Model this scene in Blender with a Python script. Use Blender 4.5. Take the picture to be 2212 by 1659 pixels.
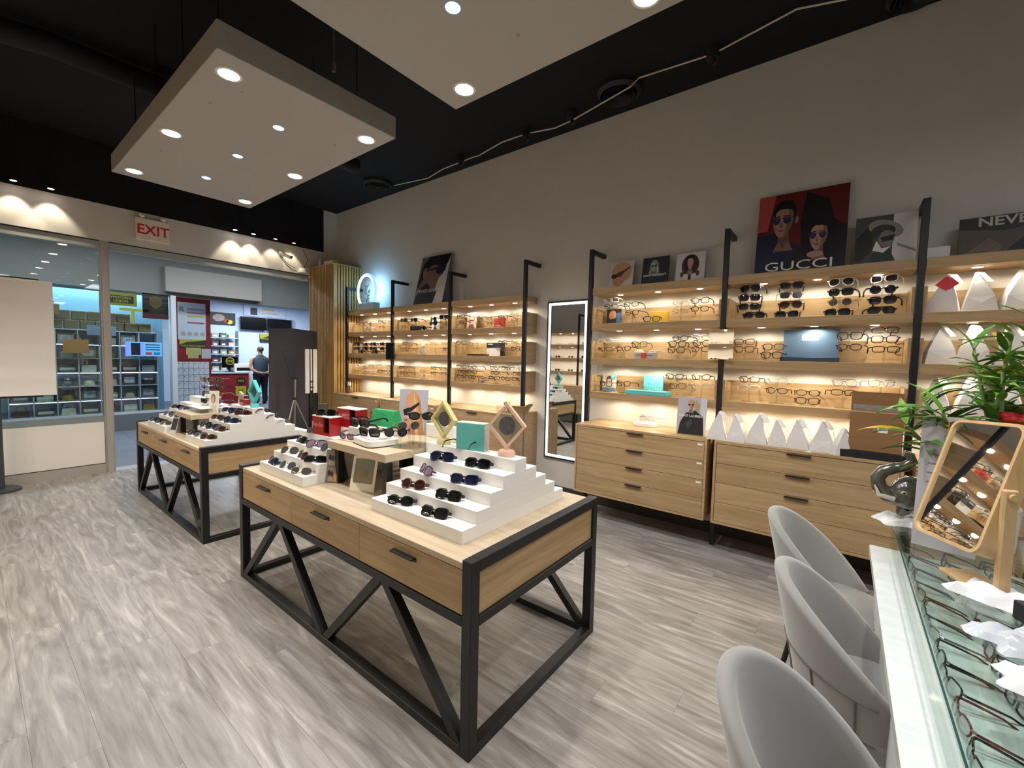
import bpy, bmesh, math, random
from mathutils import Matrix, Vector, Euler
R = math.radians
random.seed(7)
scene = bpy.context.scene
for o in list(bpy.data.objects): bpy.data.objects.remove(o)
COL = scene.collection

# ------------------------------------------------------------------ camera
# axes: +X runs to the shop front, -Y to the long shelving wall, Z up, metres
def cam_axes(yaw, pitch, roll):
    y, p, r = R(yaw), R(pitch), R(roll)
    f = Vector((math.cos(y)*math.cos(p), math.sin(y)*math.cos(p), math.sin(p)))
    r0 = f.cross(Vector((0, 0, 1))).normalized(); u = r0.cross(f)
    return r0*math.cos(r)+u*math.sin(r), -r0*math.sin(r)+u*math.cos(r), f
_r, _u, _f = cam_axes(-52.186, -3.432, 1.290)
cam = bpy.data.cameras.new('camera'); cam_o = bpy.data.objects.new('camera', cam); COL.objects.link(cam_o)
cam.sensor_fit = 'HORIZONTAL'; cam.sensor_width = 36; cam.lens = 36*920.64/2212
cam.clip_start = .02; cam.clip_end = 100
m = Matrix((_r, _u, -_f)).transposed().to_4x4(); m.translation = (0, 0, 1.58)
cam_o.matrix_world = m
scene.camera = cam_o

# ------------------------------------------------------------------ world, exposure
w = bpy.data.worlds.new('world'); scene.world = w; w.use_nodes = True
w.node_tree.nodes['Background'].inputs[0].default_value = (.75, .8, .9, 1)
w.node_tree.nodes['Background'].inputs[1].default_value = .012
vs = scene.view_settings
vs.view_transform = 'Standard'; vs.look = 'None'; vs.gamma = 1; vs.use_curve_mapping = False; vs.exposure = 0.0

P_WARM, P_BLUE, P_SHELF, P_HEAD, P_MALL = 50, 14, 4.6, 7, 140

# ------------------------------------------------------------------ materials
def lin(h):
    h = h.lstrip('#'); c = [int(h[i:i+2], 16)/255 for i in (0, 2, 4)]
    return tuple((x/12.92 if x <= .04045 else ((x+.055)/1.055)**2.4) for x in c)+(1,)
_mats = {}
def mat(name, hexc='#808080', rough=.5, metal=0, spec=.5, var=0, vscale=(6, 6, 6), bump=0, bscale=60, emit=None, estr=0, alpha=None, coat=0, trans=0, sheen=0, sub=None, rand=0):
    if name in _mats: return _mats[name]
    m = bpy.data.materials.new(name); _mats[name] = m; m.use_nodes = True
    nt = m.node_tree; b = nt.nodes['Principled BSDF']; L = nt.links
    b.inputs['Base Color'].default_value = lin(hexc); b.inputs['Roughness'].default_value = rough
    b.inputs['Metallic'].default_value = metal; b.inputs['Specular IOR Level'].default_value = spec
    if coat: b.inputs['Coat Weight'].default_value = coat
    if sheen: b.inputs['Sheen Weight'].default_value = sheen
    if emit: b.inputs['Emission Color'].default_value = lin(emit); b.inputs['Emission Strength'].default_value = estr
    if var or bump or rand:
        tc = nt.nodes.new('ShaderNodeTexCoord'); mp = nt.nodes.new('ShaderNodeMapping'); L.new(tc.outputs['Object'], mp.inputs[0])
    if var:
        mp.inputs['Scale'].default_value = vscale
        n = nt.nodes.new('ShaderNodeTexNoise'); n.inputs['Detail'].default_value = 6; n.inputs['Scale'].default_value = 1
        L.new(mp.outputs[0], n.inputs['Vector'])
        hs = nt.nodes.new('ShaderNodeHueSaturation'); hs.inputs['Color'].default_value = lin(hexc)
        mr = nt.nodes.new('ShaderNodeMapRange'); mr.inputs[1].default_value = .3; mr.inputs[2].default_value = .7; mr.inputs[3].default_value = 1-var; mr.inputs[4].default_value = 1+var
        L.new(n.outputs['Fac'], mr.inputs[0]); L.new(mr.outputs[0], hs.inputs['Value']); L.new(hs.outputs[0], b.inputs['Base Color'])
    if bump:
        n2 = nt.nodes.new('ShaderNodeTexNoise'); n2.inputs['Scale'].default_value = bscale; n2.inputs['Detail'].default_value = 4
        L.new(tc.outputs['Object'], n2.inputs['Vector'])
        bp = nt.nodes.new('ShaderNodeBump'); bp.inputs['Strength'].default_value = bump; bp.inputs['Distance'].default_value = .01
        L.new(n2.outputs['Fac'], bp.inputs['Height']); L.new(bp.outputs[0], b.inputs['Normal'])
    return m
def wood(name, c1, c2, scale=(1.2, 16, 16), rough=.5, rand=.06, offs=0):
    if name in _mats: return _mats[name]
    m = bpy.data.materials.new(name); _mats[name] = m; m.use_nodes = True
    nt = m.node_tree; b = nt.nodes['Principled BSDF']; L = nt.links; N = nt.nodes.new
    b.inputs['Roughness'].default_value = rough; b.inputs['Specular IOR Level'].default_value = .35
    tc = N('ShaderNodeTexCoord'); oi = N('ShaderNodeObjectInfo'); ad = N('ShaderNodeVectorMath'); ad.operation = 'ADD'
    sc = N('ShaderNodeVectorMath'); sc.operation = 'SCALE'; sc.inputs['Scale'].default_value = 13
    cx = N('ShaderNodeCombineXYZ'); L.new(oi.outputs['Random'], cx.inputs[0]); L.new(oi.outputs['Random'], cx.inputs[1]); L.new(oi.outputs['Random'], cx.inputs[2])
    L.new(cx.outputs[0], sc.inputs[0]); L.new(tc.outputs['Object'], ad.inputs[0]); L.new(sc.outputs[0], ad.inputs[1])
    mp = N('ShaderNodeMapping'); mp.inputs['Scale'].default_value = scale; L.new(ad.outputs[0], mp.inputs[0])
    n = N('ShaderNodeTexNoise'); n.inputs['Scale'].default_value = 1; n.inputs['Detail'].default_value = 7; n.inputs['Distortion'].default_value = 1.6; L.new(mp.outputs[0], n.inputs['Vector'])
    mp2 = N('ShaderNodeMapping'); mp2.inputs['Scale'].default_value = tuple(s*(6 if s > 5 else 2.5) for s in scale); L.new(ad.outputs[0], mp2.inputs[0])
    n2 = N('ShaderNodeTexNoise'); n2.inputs['Scale'].default_value = 1; n2.inputs['Detail'].default_value = 3; L.new(mp2.outputs[0], n2.inputs['Vector'])
    mx = N('ShaderNodeMath'); mx.operation = 'MULTIPLY_ADD'; mx.inputs[1].default_value = .35; L.new(n2.outputs['Fac'], mx.inputs[0]); L.new(n.outputs['Fac'], mx.inputs[2])
    cr = N('ShaderNodeValToRGB'); cr.color_ramp.elements[0].position = .45; cr.color_ramp.elements[1].position = .88
    cr.color_ramp.elements[0].color = lin(c2); cr.color_ramp.elements[1].color = lin(c1); L.new(mx.outputs[0], cr.inputs[0])
    hs = N('ShaderNodeHueSaturation'); mr = N('ShaderNodeMapRange'); mr.inputs[3].default_value = 1-rand; mr.inputs[4].default_value = 1+rand
    L.new(oi.outputs['Random'], mr.inputs[0]); L.new(mr.outputs[0], hs.inputs['Value']); L.new(cr.outputs[0], hs.inputs['Color']); L.new(hs.outputs[0], b.inputs['Base Color'])
    bp = N('ShaderNodeBump'); bp.inputs['Strength'].default_value = .08; bp.inputs['Distance'].default_value = .003; L.new(n2.outputs['Fac'], bp.inputs['Height']); L.new(bp.outputs[0], b.inputs['Normal'])
    return m
def glass(name, tint='#ffffff', ior=1.45, rough=.0, gain=1.0):
    if name in _mats: return _mats[name]
    m = bpy.data.materials.new(name); _mats[name] = m; m.use_nodes = True
    nt = m.node_tree; nt.nodes.remove(nt.nodes['Principled BSDF']); N = nt.nodes.new; L = nt.links
    t = N('ShaderNodeBsdfTransparent'); t.inputs[0].default_value = lin(tint); g = N('ShaderNodeBsdfGlossy'); g.inputs['Roughness'].default_value = rough
    lw = N('ShaderNodeLayerWeight'); lw.inputs[0].default_value = .5; mx = N('ShaderNodeMixShader')   # Schlick reflectance, the same from both sides
    pw = N('ShaderNodeMath'); pw.operation = 'POWER'; pw.inputs[1].default_value = 5; L.new(lw.outputs['Facing'], pw.inputs[0])
    f0 = ((ior-1)/(ior+1))**2*gain; ma = N('ShaderNodeMath'); ma.operation = 'MULTIPLY_ADD'; ma.use_clamp = True; ma.inputs[1].default_value = 1-f0; ma.inputs[2].default_value = f0
    L.new(pw.outputs[0], ma.inputs[0]); L.new(ma.outputs[0], mx.inputs[0])
    L.new(t.outputs[0], mx.inputs[1]); L.new(g.outputs[0], mx.inputs[2]); L.new(mx.outputs[0], nt.nodes['Material Output'].inputs[0])
    return m
def emis(name, hexc, s): return mat(name, '#000000', .6, emit=hexc, estr=s)
def flat(hexc, rough=.55): return mat('print_'+hexc.lstrip('#'), hexc, rough)

OAK = wood('oak', '#b89b73', '#9d805a'); OAK_TOP = wood('oak_top', '#cfbda2', '#b8a284', (1.2, 14, 14), .38); OAK_Y = wood('oak_cross', '#b89b73', '#9d805a', (16, 1.2, 16))
OAK_V = wood('oak_slat', '#b8935c', '#9c7642', (14, 14, .9), .5)
WALL = mat('wall_paint', '#d0cac1', .85, var=.03, vscale=(1.5, 1.5, 1.5), bump=.04, bscale=180)
WHITE = mat('white_laminate', '#e9e6e0', .38); WHITE2 = mat('white_paint', '#dedad2', .55)
BLACK = mat('black_metal', '#141416', .42, spec=.45, bump=.02, bscale=300)
BLACKP = mat('black_plastic', '#0c0c0e', .4); DARKCEIL = mat('ceiling_paint', '#040407', .9)
ALU = mat('aluminium', '#b3aca3', .38, metal=.35); RUBBER = mat('rubber', '#17171a', .7)
PANEL = mat('panel_paint', '#a5a19b', .6); PAPER = mat('paper', '#ebe8e4', .8, bump=.12, bscale=25)
GLASS = glass('window_glass', '#f5faf8', 1.5); ACRYL = glass('acrylic', '#f3f6f2', 1.42); LENS = glass('clear_lens', '#f7f8f7', 1.45)
TGLASS = glass('table_glass', '#f3f9f7', 1.5); GEDGE = mat('glass_edge', '#2c4f49', .15, coat=.4)
MIRROR = mat('mirror', '#eceeee', .015, metal=1)
SUNLENS = mat('dark_lens', '#0b0b0e', .06, spec=.8, coat=1); BROWNLENS = mat('brown_lens', '#2d1712', .06, spec=.8, coat=1)
BLUELENS = mat('blue_lens', '#1a2138', .05, metal=.3, coat=1); PINKLENS = mat('pink_lens', '#7c6a78', .08, coat=1); GREYLENS = mat('grey_lens', '#4a4c50', .06, metal=.2, coat=1)
FR = {'k': mat('frame_black', '#0e0d0e', .3), 'b': mat('frame_brown', '#4a2d22', .3), 't': mat('frame_tortoise', '#5e3a1c', .25, var=.5, vscale=(90, 90, 90)),
      'g': mat('frame_gold', '#b99a5a', .3, metal=.8), 's': mat('frame_silver', '#8b8b90', .28, metal=.8), 'c': mat('frame_clear', '#dcd6cb', .15, coat=.5),
      'p': mat('frame_plum', '#4b2b45', .3), 'n': mat('frame_navy', '#181c30', .3), 'w': mat('frame_wine', '#6a2336', .3), 'u': mat('frame_blue', '#4f7fa3', .3), 'y': mat('frame_honey', '#c9ab6a', .25), 'e': mat('frame_olive', '#2a2f27', .3)}
CNAME = {'k': 'black', 'b': 'brown', 't': 'tortoise', 'g': 'gold', 's': 'silver', 'c': 'clear', 'p': 'plum', 'n': 'navy', 'w': 'wine', 'u': 'blue', 'y': 'honey', 'e': 'olive'}

# ------------------------------------------------------------------ mesh helpers
class MB:
    def __init__(s): s.v = []; s.f = []; s.m = []; s.cur = 0
    def add(s, vs, fs):
        b = len(s.v); s.v += [tuple(v) for v in vs]
        for f in fs: s.f.append(tuple(b+i for i in f)); s.m.append(s.cur)
        return s
    def box(s, x0, x1, y0, y1, z0, z1, bev=0):
        if x0 > x1: x0, x1 = x1, x0
        if y0 > y1: y0, y1 = y1, y0
        if z0 > z1: z0, z1 = z1, z0
        if bev:
            bm = bmesh.new(); bmesh.ops.create_cube(bm, size=1)
            for v in bm.verts: v.co = Vector(((x0+x1)/2+v.co.x*(x1-x0), (y0+y1)/2+v.co.y*(y1-y0), (z0+z1)/2+v.co.z*(z1-z0)))
            bmesh.ops.bevel(bm, geom=bm.edges[:], offset=bev, segments=2 if bev > .004 else 1, affect='EDGES', profile=.5)
            bm.verts.index_update(); s.add([v.co[:] for v in bm.verts], [[v.index for v in f.verts] for f in bm.faces]); bm.free(); return s
        return s.add([(x0, y0, z0), (x1, y0, z0), (x1, y1, z0), (x0, y1, z0), (x0, y0, z1), (x1, y0, z1), (x1, y1, z1), (x0, y1, z1)],
                     [(3, 2, 1, 0), (4, 5, 6, 7), (0, 1, 5, 4), (1, 2, 6, 5), (2, 3, 7, 6), (3, 0, 4, 7)])
    def bar(s, p, q, w, h=None, up=(0, 0, 1)):
        h = h or w; p = Vector(p); q = Vector(q); d = (q-p).normalized(); up = Vector(up)
        if abs(d.dot(up)) > .98: up = Vector((1, 0, 0))
        a = d.cross(up).normalized(); b = a.cross(d); vs = []
        for e in (p, q):
            for i, j in ((-1, -1), (1, -1), (1, 1), (-1, 1)): vs.append(e+a*(i*w/2)+b*(j*h/2))
        return s.add(vs, [(3, 2, 1, 0), (4, 5, 6, 7), (0, 1, 5, 4), (1, 2, 6, 5), (2, 3, 7, 6), (3, 0, 4, 7)])
    def tube(s, pts, r, n=8, closed=False, caps=True):
        P = [Vector(p) for p in pts]; k = len(P); rs = r if isinstance(r, (list, tuple)) else [r]*k
        T = []
        for i in range(k):
            a = P[(i-1) % k] if (closed or i > 0) else P[i]; b = P[(i+1) % k] if (closed or i < k-1) else P[i]
            T.append((b-a).normalized())
        up = Vector((0, 0, 1)) if abs(T[0].z) < .9 else Vector((1, 0, 0))
        a = T[0].cross(up).normalized(); vs = []
        for i in range(k):
            a = (a-T[i]*a.dot(T[i])); a = a.normalized() if a.length > 1e-6 else T[i].orthogonal().normalized()
            b = T[i].cross(a)
            for j in range(n):
                t = 2*math.pi*j/n; vs.append(P[i]+(a*math.cos(t)+b*math.sin(t))*rs[i])
        fs = []
        for i in range(k if closed else k-1):
            i2 = (i+1) % k
            for j in range(n): fs.append((i*n+j, i*n+(j+1) % n, i2*n+(j+1) % n, i2*n+j))
        if caps and not closed: fs += [tuple(range(n-1, -1, -1)), tuple((k-1)*n+j for j in range(n))]
        return s.add(vs, fs)
    def cyl(s, p, q, r, n=16): return s.tube([p, q], r, n)
    def lathe(s, prof, n=20, c=(0, 0, 0), sx=1, sy=1, closed=True):
        vs = []; k = len(prof)
        for r, z in prof:
            for j in range(n): t = 2*math.pi*j/n; vs.append((c[0]+r*sx*math.cos(t), c[1]+r*sy*math.sin(t), c[2]+z))
        fs = [(i*n+j, i*n+(j+1) % n, (i+1)*n+(j+1) % n, (i+1)*n+j) for i in range(k-1) for j in range(n)]
        if closed: fs += [tuple(range(n-1, -1, -1)), tuple((k-1)*n+j for j in range(n))]
        return s.add(vs, fs)
    def ell(s, c, rx, ry, rz, n=14, k=9):
        prof = [(max(math.sin(math.pi*i/k), .02), -math.cos(math.pi*i/k)) for i in range(k+1)]
        vs = []
        for r, z in prof:
            for j in range(n): t = 2*math.pi*j/n; vs.append((c[0]+rx*r*math.cos(t), c[1]+ry*r*math.sin(t), c[2]+rz*z))
        fs = [(i*n+j, i*n+(j+1) % n, (i+1)*n+(j+1) % n, (i+1)*n+j) for i in range(k) for j in range(n)]
        fs += [tuple(range(n-1, -1, -1)), tuple(k*n+j for j in range(n))]
        return s.add(vs, fs)
    def prism(s, poly, y0, y1, plane='xz'):
        n = len(poly)
        def p3(a, y): return (a[0], y, a[1]) if plane == 'xz' else ((y, a[0], a[1]) if plane == 'yz' else (a[0], a[1], y))
        area = sum(poly[i][0]*poly[(i+1) % n][1]-poly[(i+1) % n][0]*poly[i][1] for i in range(n))
        if area < 0: poly = poly[::-1]
        vs = [p3(a, y0) for a in poly]+[p3(a, y1) for a in poly]
        fs = [tuple(range(n)), tuple(range(2*n-1, n-1, -1))]+[((i+1) % n, i, n+i, n+(i+1) % n) for i in range(n)]
        return s.add(vs, fs)
    def xf(s, M_):
        s.v = [tuple(M_ @ Vector(v)) for v in s.v]; return s
    def mesh(s, name, smooth=False, mats=()):
        me = bpy.data.meshes.new(name); me.from_pydata(s.v, [], s.f)
        if len(mats) > 1: me.polygons.foreach_set('material_index', s.m)
        for mt in mats: me.materials.append(mt)
        bm = bmesh.new(); bm.from_mesh(me); bmesh.ops.recalc_face_normals(bm, faces=bm.faces[:]); bm.to_mesh(me); bm.free()
        if smooth:
            me.polygons.foreach_set('use_smooth', [True]*len(me.polygons)); me.set_sharp_from_angle(angle=R(40))
        return me
    def build(s, name, mt, parent=None, smooth=False, loc=(0, 0, 0)):
        mats = mt if isinstance(mt, (list, tuple)) else [mt]
        o = bpy.data.objects.new(name, s.mesh(name, smooth, mats)); COL.objects.link(o)
        o.location = loc
        if parent: o.parent = parent
        return o
def tag(o, label, cat, group=None):
    o['label'] = label; o['category'] = cat
    if group: o['group'] = group
    return o
def thing(name, label, cat, loc=(0, 0, 0), rz=0, group=None, rx=0, ry=0, scale=1):
    o = bpy.data.objects.new(name, None); COL.objects.link(o); o.empty_display_size = .05
    o.location = loc; o.rotation_euler = (R(rx), R(ry), R(rz)); o.scale = (scale,)*3
    return tag(o, label, cat, group)
def root(name, kind='structure', loc=(0, 0, 0)):
    o = bpy.data.objects.new(name, None); COL.objects.link(o); o.location = loc; o.empty_display_size = .05; o['kind'] = kind; return o
def struct(name, mb, mt, parent=None, smooth=False):
    o = mb.build(name, mt, parent, smooth)
    if parent is None: o['kind'] = 'structure'
    return o
def inst(name, me, parent, loc=(0, 0, 0), rot=(0, 0, 0), mt=None, scale=None):
    o = bpy.data.objects.new(name, me); COL.objects.link(o); o.parent = parent; o.location = loc; o.rotation_euler = rot
    if scale: o.scale = scale
    if mt:
        if not me.materials: me.materials.append(mt)
        o.material_slots[0].link = 'OBJECT'; o.material_slots[0].material = mt
    return o
def lamp(name, kind, loc, energy, color, parent=None, rot=(0, 0, 0), **kw):
    l = bpy.data.lights.new(name, kind); l.energy = energy; l.color = color
    for k, v in kw.items(): setattr(l, k, v)
    o = bpy.data.objects.new(name, l); COL.objects.link(o); o.location = loc; o.rotation_euler = rot
    if parent: o.parent = parent
    return o
def text(s, size, mt, parent, loc=(0, 0, 0), rot=(90, 0, 0), name='lettering', ext=.0004, sx=1, align='CENTER', bold=0, shear=0):
    c = bpy.data.curves.new('t', 'FONT'); c.body = s; c.size = size; c.align_x = align; c.align_y = 'CENTER'; c.extrude = ext; c.offset = bold*size; c.shear = shear; c.resolution_u = 3
    o = bpy.data.objects.new('t', c); COL.objects.link(o)
    dg = bpy.context.evaluated_depsgraph_get(); me = bpy.data.meshes.new_from_object(o.evaluated_get(dg))
    bpy.data.objects.remove(o); bpy.data.curves.remove(c)
    me.materials.clear(); me.materials.append(mt)
    ob = bpy.data.objects.new(name, me); COL.objects.link(ob); ob.parent = parent; ob.location = loc; ob.rotation_euler = tuple(R(a) for a in rot); ob.scale = (sx, 1, 1)
    return ob
ORD = ['first', 'second', 'third', 'fourth', 'fifth', 'sixth', 'seventh', 'eighth', 'ninth', 'tenth', 'eleventh', 'twelfth']
def ellp(cx, cy, rx, ry, n=22, a0=0, rot=0):
    out = []
    for i in range(n):
        t = 2*math.pi*i/n+a0; x, y = rx*math.cos(t), ry*math.sin(t); out.append((cx+x*math.cos(rot)-y*math.sin(rot), cy+x*math.sin(rot)+y*math.cos(rot)))
    return out

# ================================================================== THE ROOM
WY = -4.24; CZ = 4.12; FX = 7.42; LY = 1.15; BX = -3.0
struct('wall_right', MB().box(BX, 7.62, WY-.12, WY, 0, CZ), WALL)
struct('wall_left', MB().box(BX, 7.62, LY, LY+.12, 0, CZ), WALL)
struct('wall_back', MB().box(BX-.12, BX, WY-.12, LY+.12, 0, CZ), WALL)
struct('ceiling', MB().box(BX, 7.62, WY, LY, CZ, CZ+.1), DARKCEIL)
struct('wall_front', MB().box(FX-.02, 7.62, -3.99, LY, 2.94, 3.385).box(FX-.02, 7.62, WY, -3.99, 0, CZ), WALL)
struct('trim_1', MB().box(FX-.03, 7.62, -3.99, LY, 3.385, CZ), DARKCEIL)
# floor of vinyl planks
def plank_mat():
    m = bpy.data.materials.new('vinyl_plank'); m.use_nodes = True
    nt = m.node_tree; b = nt.nodes['Principled BSDF']; L = nt.links; N = nt.nodes.new
    b.inputs['Roughness'].default_value = .36; b.inputs['Specular IOR Level'].default_value = .45
    tc = N('ShaderNodeTexCoord'); oi = N('ShaderNodeObjectInfo'); cx = N('ShaderNodeCombineXYZ')
    sc = N('ShaderNodeMath'); sc.operation = 'MULTIPLY'; sc.inputs[1].default_value = 37; L.new(oi.outputs['Random'], sc.inputs[0])
    for i in range(3): L.new(sc.outputs[0], cx.inputs[i])
    ad = N('ShaderNodeVectorMath'); L.new(tc.outputs['Object'], ad.inputs[0]); L.new(cx.outputs[0], ad.inputs[1])
    def noise(s, d, dist):
        mp = N('ShaderNodeMapping'); mp.inputs['Scale'].default_value = s; L.new(ad.outputs[0], mp.inputs[0])
        n = N('ShaderNodeTexNoise'); n.inputs['Scale'].default_value = 1; n.inputs['Detail'].default_value = d; n.inputs['Distortion'].default_value = dist; L.new(mp.outputs[0], n.inputs['Vector']); return n
    a = noise((1.3, 9, 1), 7, 2.6); c = noise((3, 50, 1), 4, .6)
    mm = N('ShaderNodeMath'); mm.operation = 'MULTIPLY_ADD'; mm.inputs[1].default_value = .4; L.new(c.outputs['Fac'], mm.inputs[0]); L.new(a.outputs['Fac'], mm.inputs[2])
    cr = N('ShaderNodeValToRGB'); e = cr.color_ramp.elements; e[0].position = .48; e[0].color = lin('#7a746e'); e[1].position = .95; e[1].color = lin('#bcb6b0')
    k = e.new(.66); k.color = lin('#918b85'); k2 = e.new(.80); k2.color = lin('#a19b95')
    L.new(mm.outputs[0], cr.inputs[0])
    hs = N('ShaderNodeHueSaturation'); mr = N('ShaderNodeMapRange'); mr.inputs[3].default_value = .955; mr.inputs[4].default_value = 1.04; L.new(oi.outputs['Random'], mr.inputs[0]); L.new(mr.outputs[0], hs.inputs['Value'])
    L.new(cr.outputs[0], hs.inputs['Color']); L.new(hs.outputs[0], b.inputs['Base Color'])
    bp = N('ShaderNodeBump'); bp.inputs['Strength'].default_value = .06; bp.inputs['Distance'].default_value = .003; L.new(c.outputs['Fac'], bp.inputs['Height']); L.new(bp.outputs[0], b.inputs['Normal'])
    return m
PLANK = plank_mat()
floor = struct('floor', MB().box(BX, 7.5, WY, LY, -.05, -.006), mat('subfloor', '#4a443e', .8))
pl_me = {}
def plank_mesh(l, wd):
    k = (round(l, 3), round(wd, 3))
    if k not in pl_me: pl_me[k] = MB().box(-l/2, l/2, -wd/2, wd/2, -.006, 0, .0005).mesh('plank', mats=[PLANK])
    return pl_me[k]
PW, PLN = .1796, 1.24
for i in range(30):
    y0 = WY+i*PW; off = (i*.43+.31*(i % 3)) % 1; xx = BX-off*PLN
    while xx < 7.5:
        a, b2 = max(xx, BX), min(xx+PLN, 7.5)
        if b2-a > .05 and b2 > -.9: inst('plank', plank_mesh(b2-a-.0004, PW-.0004), floor, ((a+b2)/2, y0+PW/2, 0))
        xx += PLN
struct('baseboard_right', MB().box(BX, 6.6, WY, WY+.015, 0, .1), mat('baseboard', '#3a322b', .6))

# slatted corner column
colm = root('wall_column', loc=(6.6, -3.73, 0))
MB().box(.03, .80, -.5, -.03, 0, 3.05).build('backing', mat('slat_backing', '#4a3318', .8), colm)
MB().box(.0, .80, -.5, .0, 3.05, 3.065).build('cap', OAK_V, colm)
sl = MB().box(-.016, .016, -.03, 0, 0, 3.05, .002).mesh('slat', mats=[OAK_V]); sl2 = MB().box(0, .03, -.016, .016, 0, 3.05, .002).mesh('slat', mats=[OAK_V])
for i in range(17): inst('slat', sl, colm, (.016+i*.0478, 0, 0))
for i in range(10): inst('slat', sl2, colm, (0, -.045-i*.049, 0))

# storefront glazing
win = root('window_1', loc=(FX, 0, 0))
DGREY = mat('gasket', '#2d2f3a', .6)
MB().box(0, .1, -1.175, -1.085, 0, 2.96).box(-.02, 0, -1.16, -1.10, 0, 2.94).build('mullion', ALU, win)
MB().box(.0, .09, -1.085, LY, 2.84, 2.925).build('top_rail', mat('rail_grey', '#a7aaa6', .45), win)
MB().box(-.004, .02, -1.085, LY, 2.925, 2.945).build('gasket', DGREY, win)
MB().box(.0, .09, -1.085, LY, .66, .735).build('mid_rail', mat('rail_blue_grey', '#7c868a', .5), win)
MB().box(.02, .035, -1.085, LY, .735, 2.84).build('pane', GLASS, win)
MB().box(.005, .04, -1.08, LY, .125, .66).build('lower_panel', mat('frosted_panel', '#e4ddd3', .45), win)
MB().box(-.004, .045, -1.08, LY, .117, .125).build('gasket', DGREY, win)
MB().box(-.01, .09, -1.085, LY, 0, .117).build('sill', ALU, win)
dr = root('door_1', loc=(FX, 0, 0))
MB().box(.0, .09, -3.73, -1.175, 2.84, 2.925).build('track', mat('rail_grey', ''), dr)
MB().box(-.004, .02, -3.73, -1.175, 2.925, 2.942).build('gasket', DGREY, dr)
MB().box(-.02, .2, -3.73, -1.175, -.004, .006).build('threshold', mat('threshold', '#b9bcc0', .4, metal=.3), dr)

# header spot heads, exit sign, security camera
for i, (y, on) in enumerate([(-.40, 1), (-.68, 1), (-2.55, 1), (-2.80, 1), (-3.12, 0), (-3.41, 0)]):
    t = thing('spot_head', '%s small black track spot from the left above the shop front' % ORD[i], 'spotlight', (7.26, y, 3.43), group='track spots above the shop front')
    MB().cyl((0, 0, CZ-3.43), (0, 0, .06), .006, 8).build('stem', BLACK, t)
    MB().lathe([(.012, .06), (.03, .05), (.034, -.03), (.03, -.035)], 14).build('housing', BLACK, t, True)
    MB().lathe([(.001, -.036), (.026, -.036)], 14, closed=False).build('bulb', emis('spot_bulb', '#fff2e8', 30 if 1 else 1) if on else emis('spot_bulb_dim', '#ffe9c8', 4), t)
    lamp('spot_light', 'SPOT', (0, 0, -.05), P_HEAD*(2.2 if on else 1.3), (1, .88, .68), t, rot=(0, R(-12), 0), spot_size=R(75), spot_blend=.5, shadow_soft_size=.02)
t = thing('exit_sign', 'white exit sign with red letters and two lamp heads above the doorway', 'sign', (FX-.02, -1.61, 3.18), -90)
MB().box(-.175, .175, -.05, 0, -.15, .13, .006).build('housing', mat('sign_cream', '#e9dfc6', .5), t)
text('EXIT', .175, mat('sign_red', '#a31820', .5, emit='#8a0c14', estr=.25), t, (0, -.051, -.02), bold=.02, sx=.95)
for sx in (-1, 1):
    MB().ell((sx*.11, -.03, .165), .034, .034, .03).cyl((sx*.11, -.03, .12), (sx*.11, -.03, .15), .012, 8).build('lamp_head', WHITE2, t, True)
t = thing('security_camera', 'white bullet security camera mounted on the bulkhead near the slatted column', 'camera', (FX-.02, -3.3, 3.2), -90)
MB().cyl((-.02, 0, -.02), (-.02, -.05, -.01), .02, 12).build('mount', WHITE2, t, True)
MB().tube([(-.06, -.02, .03), (.07, -.13, -.04)], .035, 14).build('housing', WHITE2, t, True)
MB().tube([(.07, -.13, -.04), (.078, -.137, -.044)], .028, 14).build('lens', BLACKP, t, True)
MB().tube([(-.03, -.01, -.03), (.05, -.01, -.12), (.13, -.015, -.17), (.2, -.015, -.18)], .004, 6).build('cable', RUBBER, t, True)
t = thing('wall_lamp', 'small white adjustable lamp on an arm beside the security camera', 'lamp', (FX-.02, -3.56, 3.0), -90)
MB().lathe([(.03, -.07), (.075, -.06), (.05, 0), (.02, .02)], 14, (0, -.1, 0)).build('shade', WHITE2, t, True)
MB().cyl((0, -.1, .01), (.0, 0, .03), .012, 8).cyl((0, -.1, .01), (.16, -.06, .03), .01, 8).build('arm', WHITE2, t, True)

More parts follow.
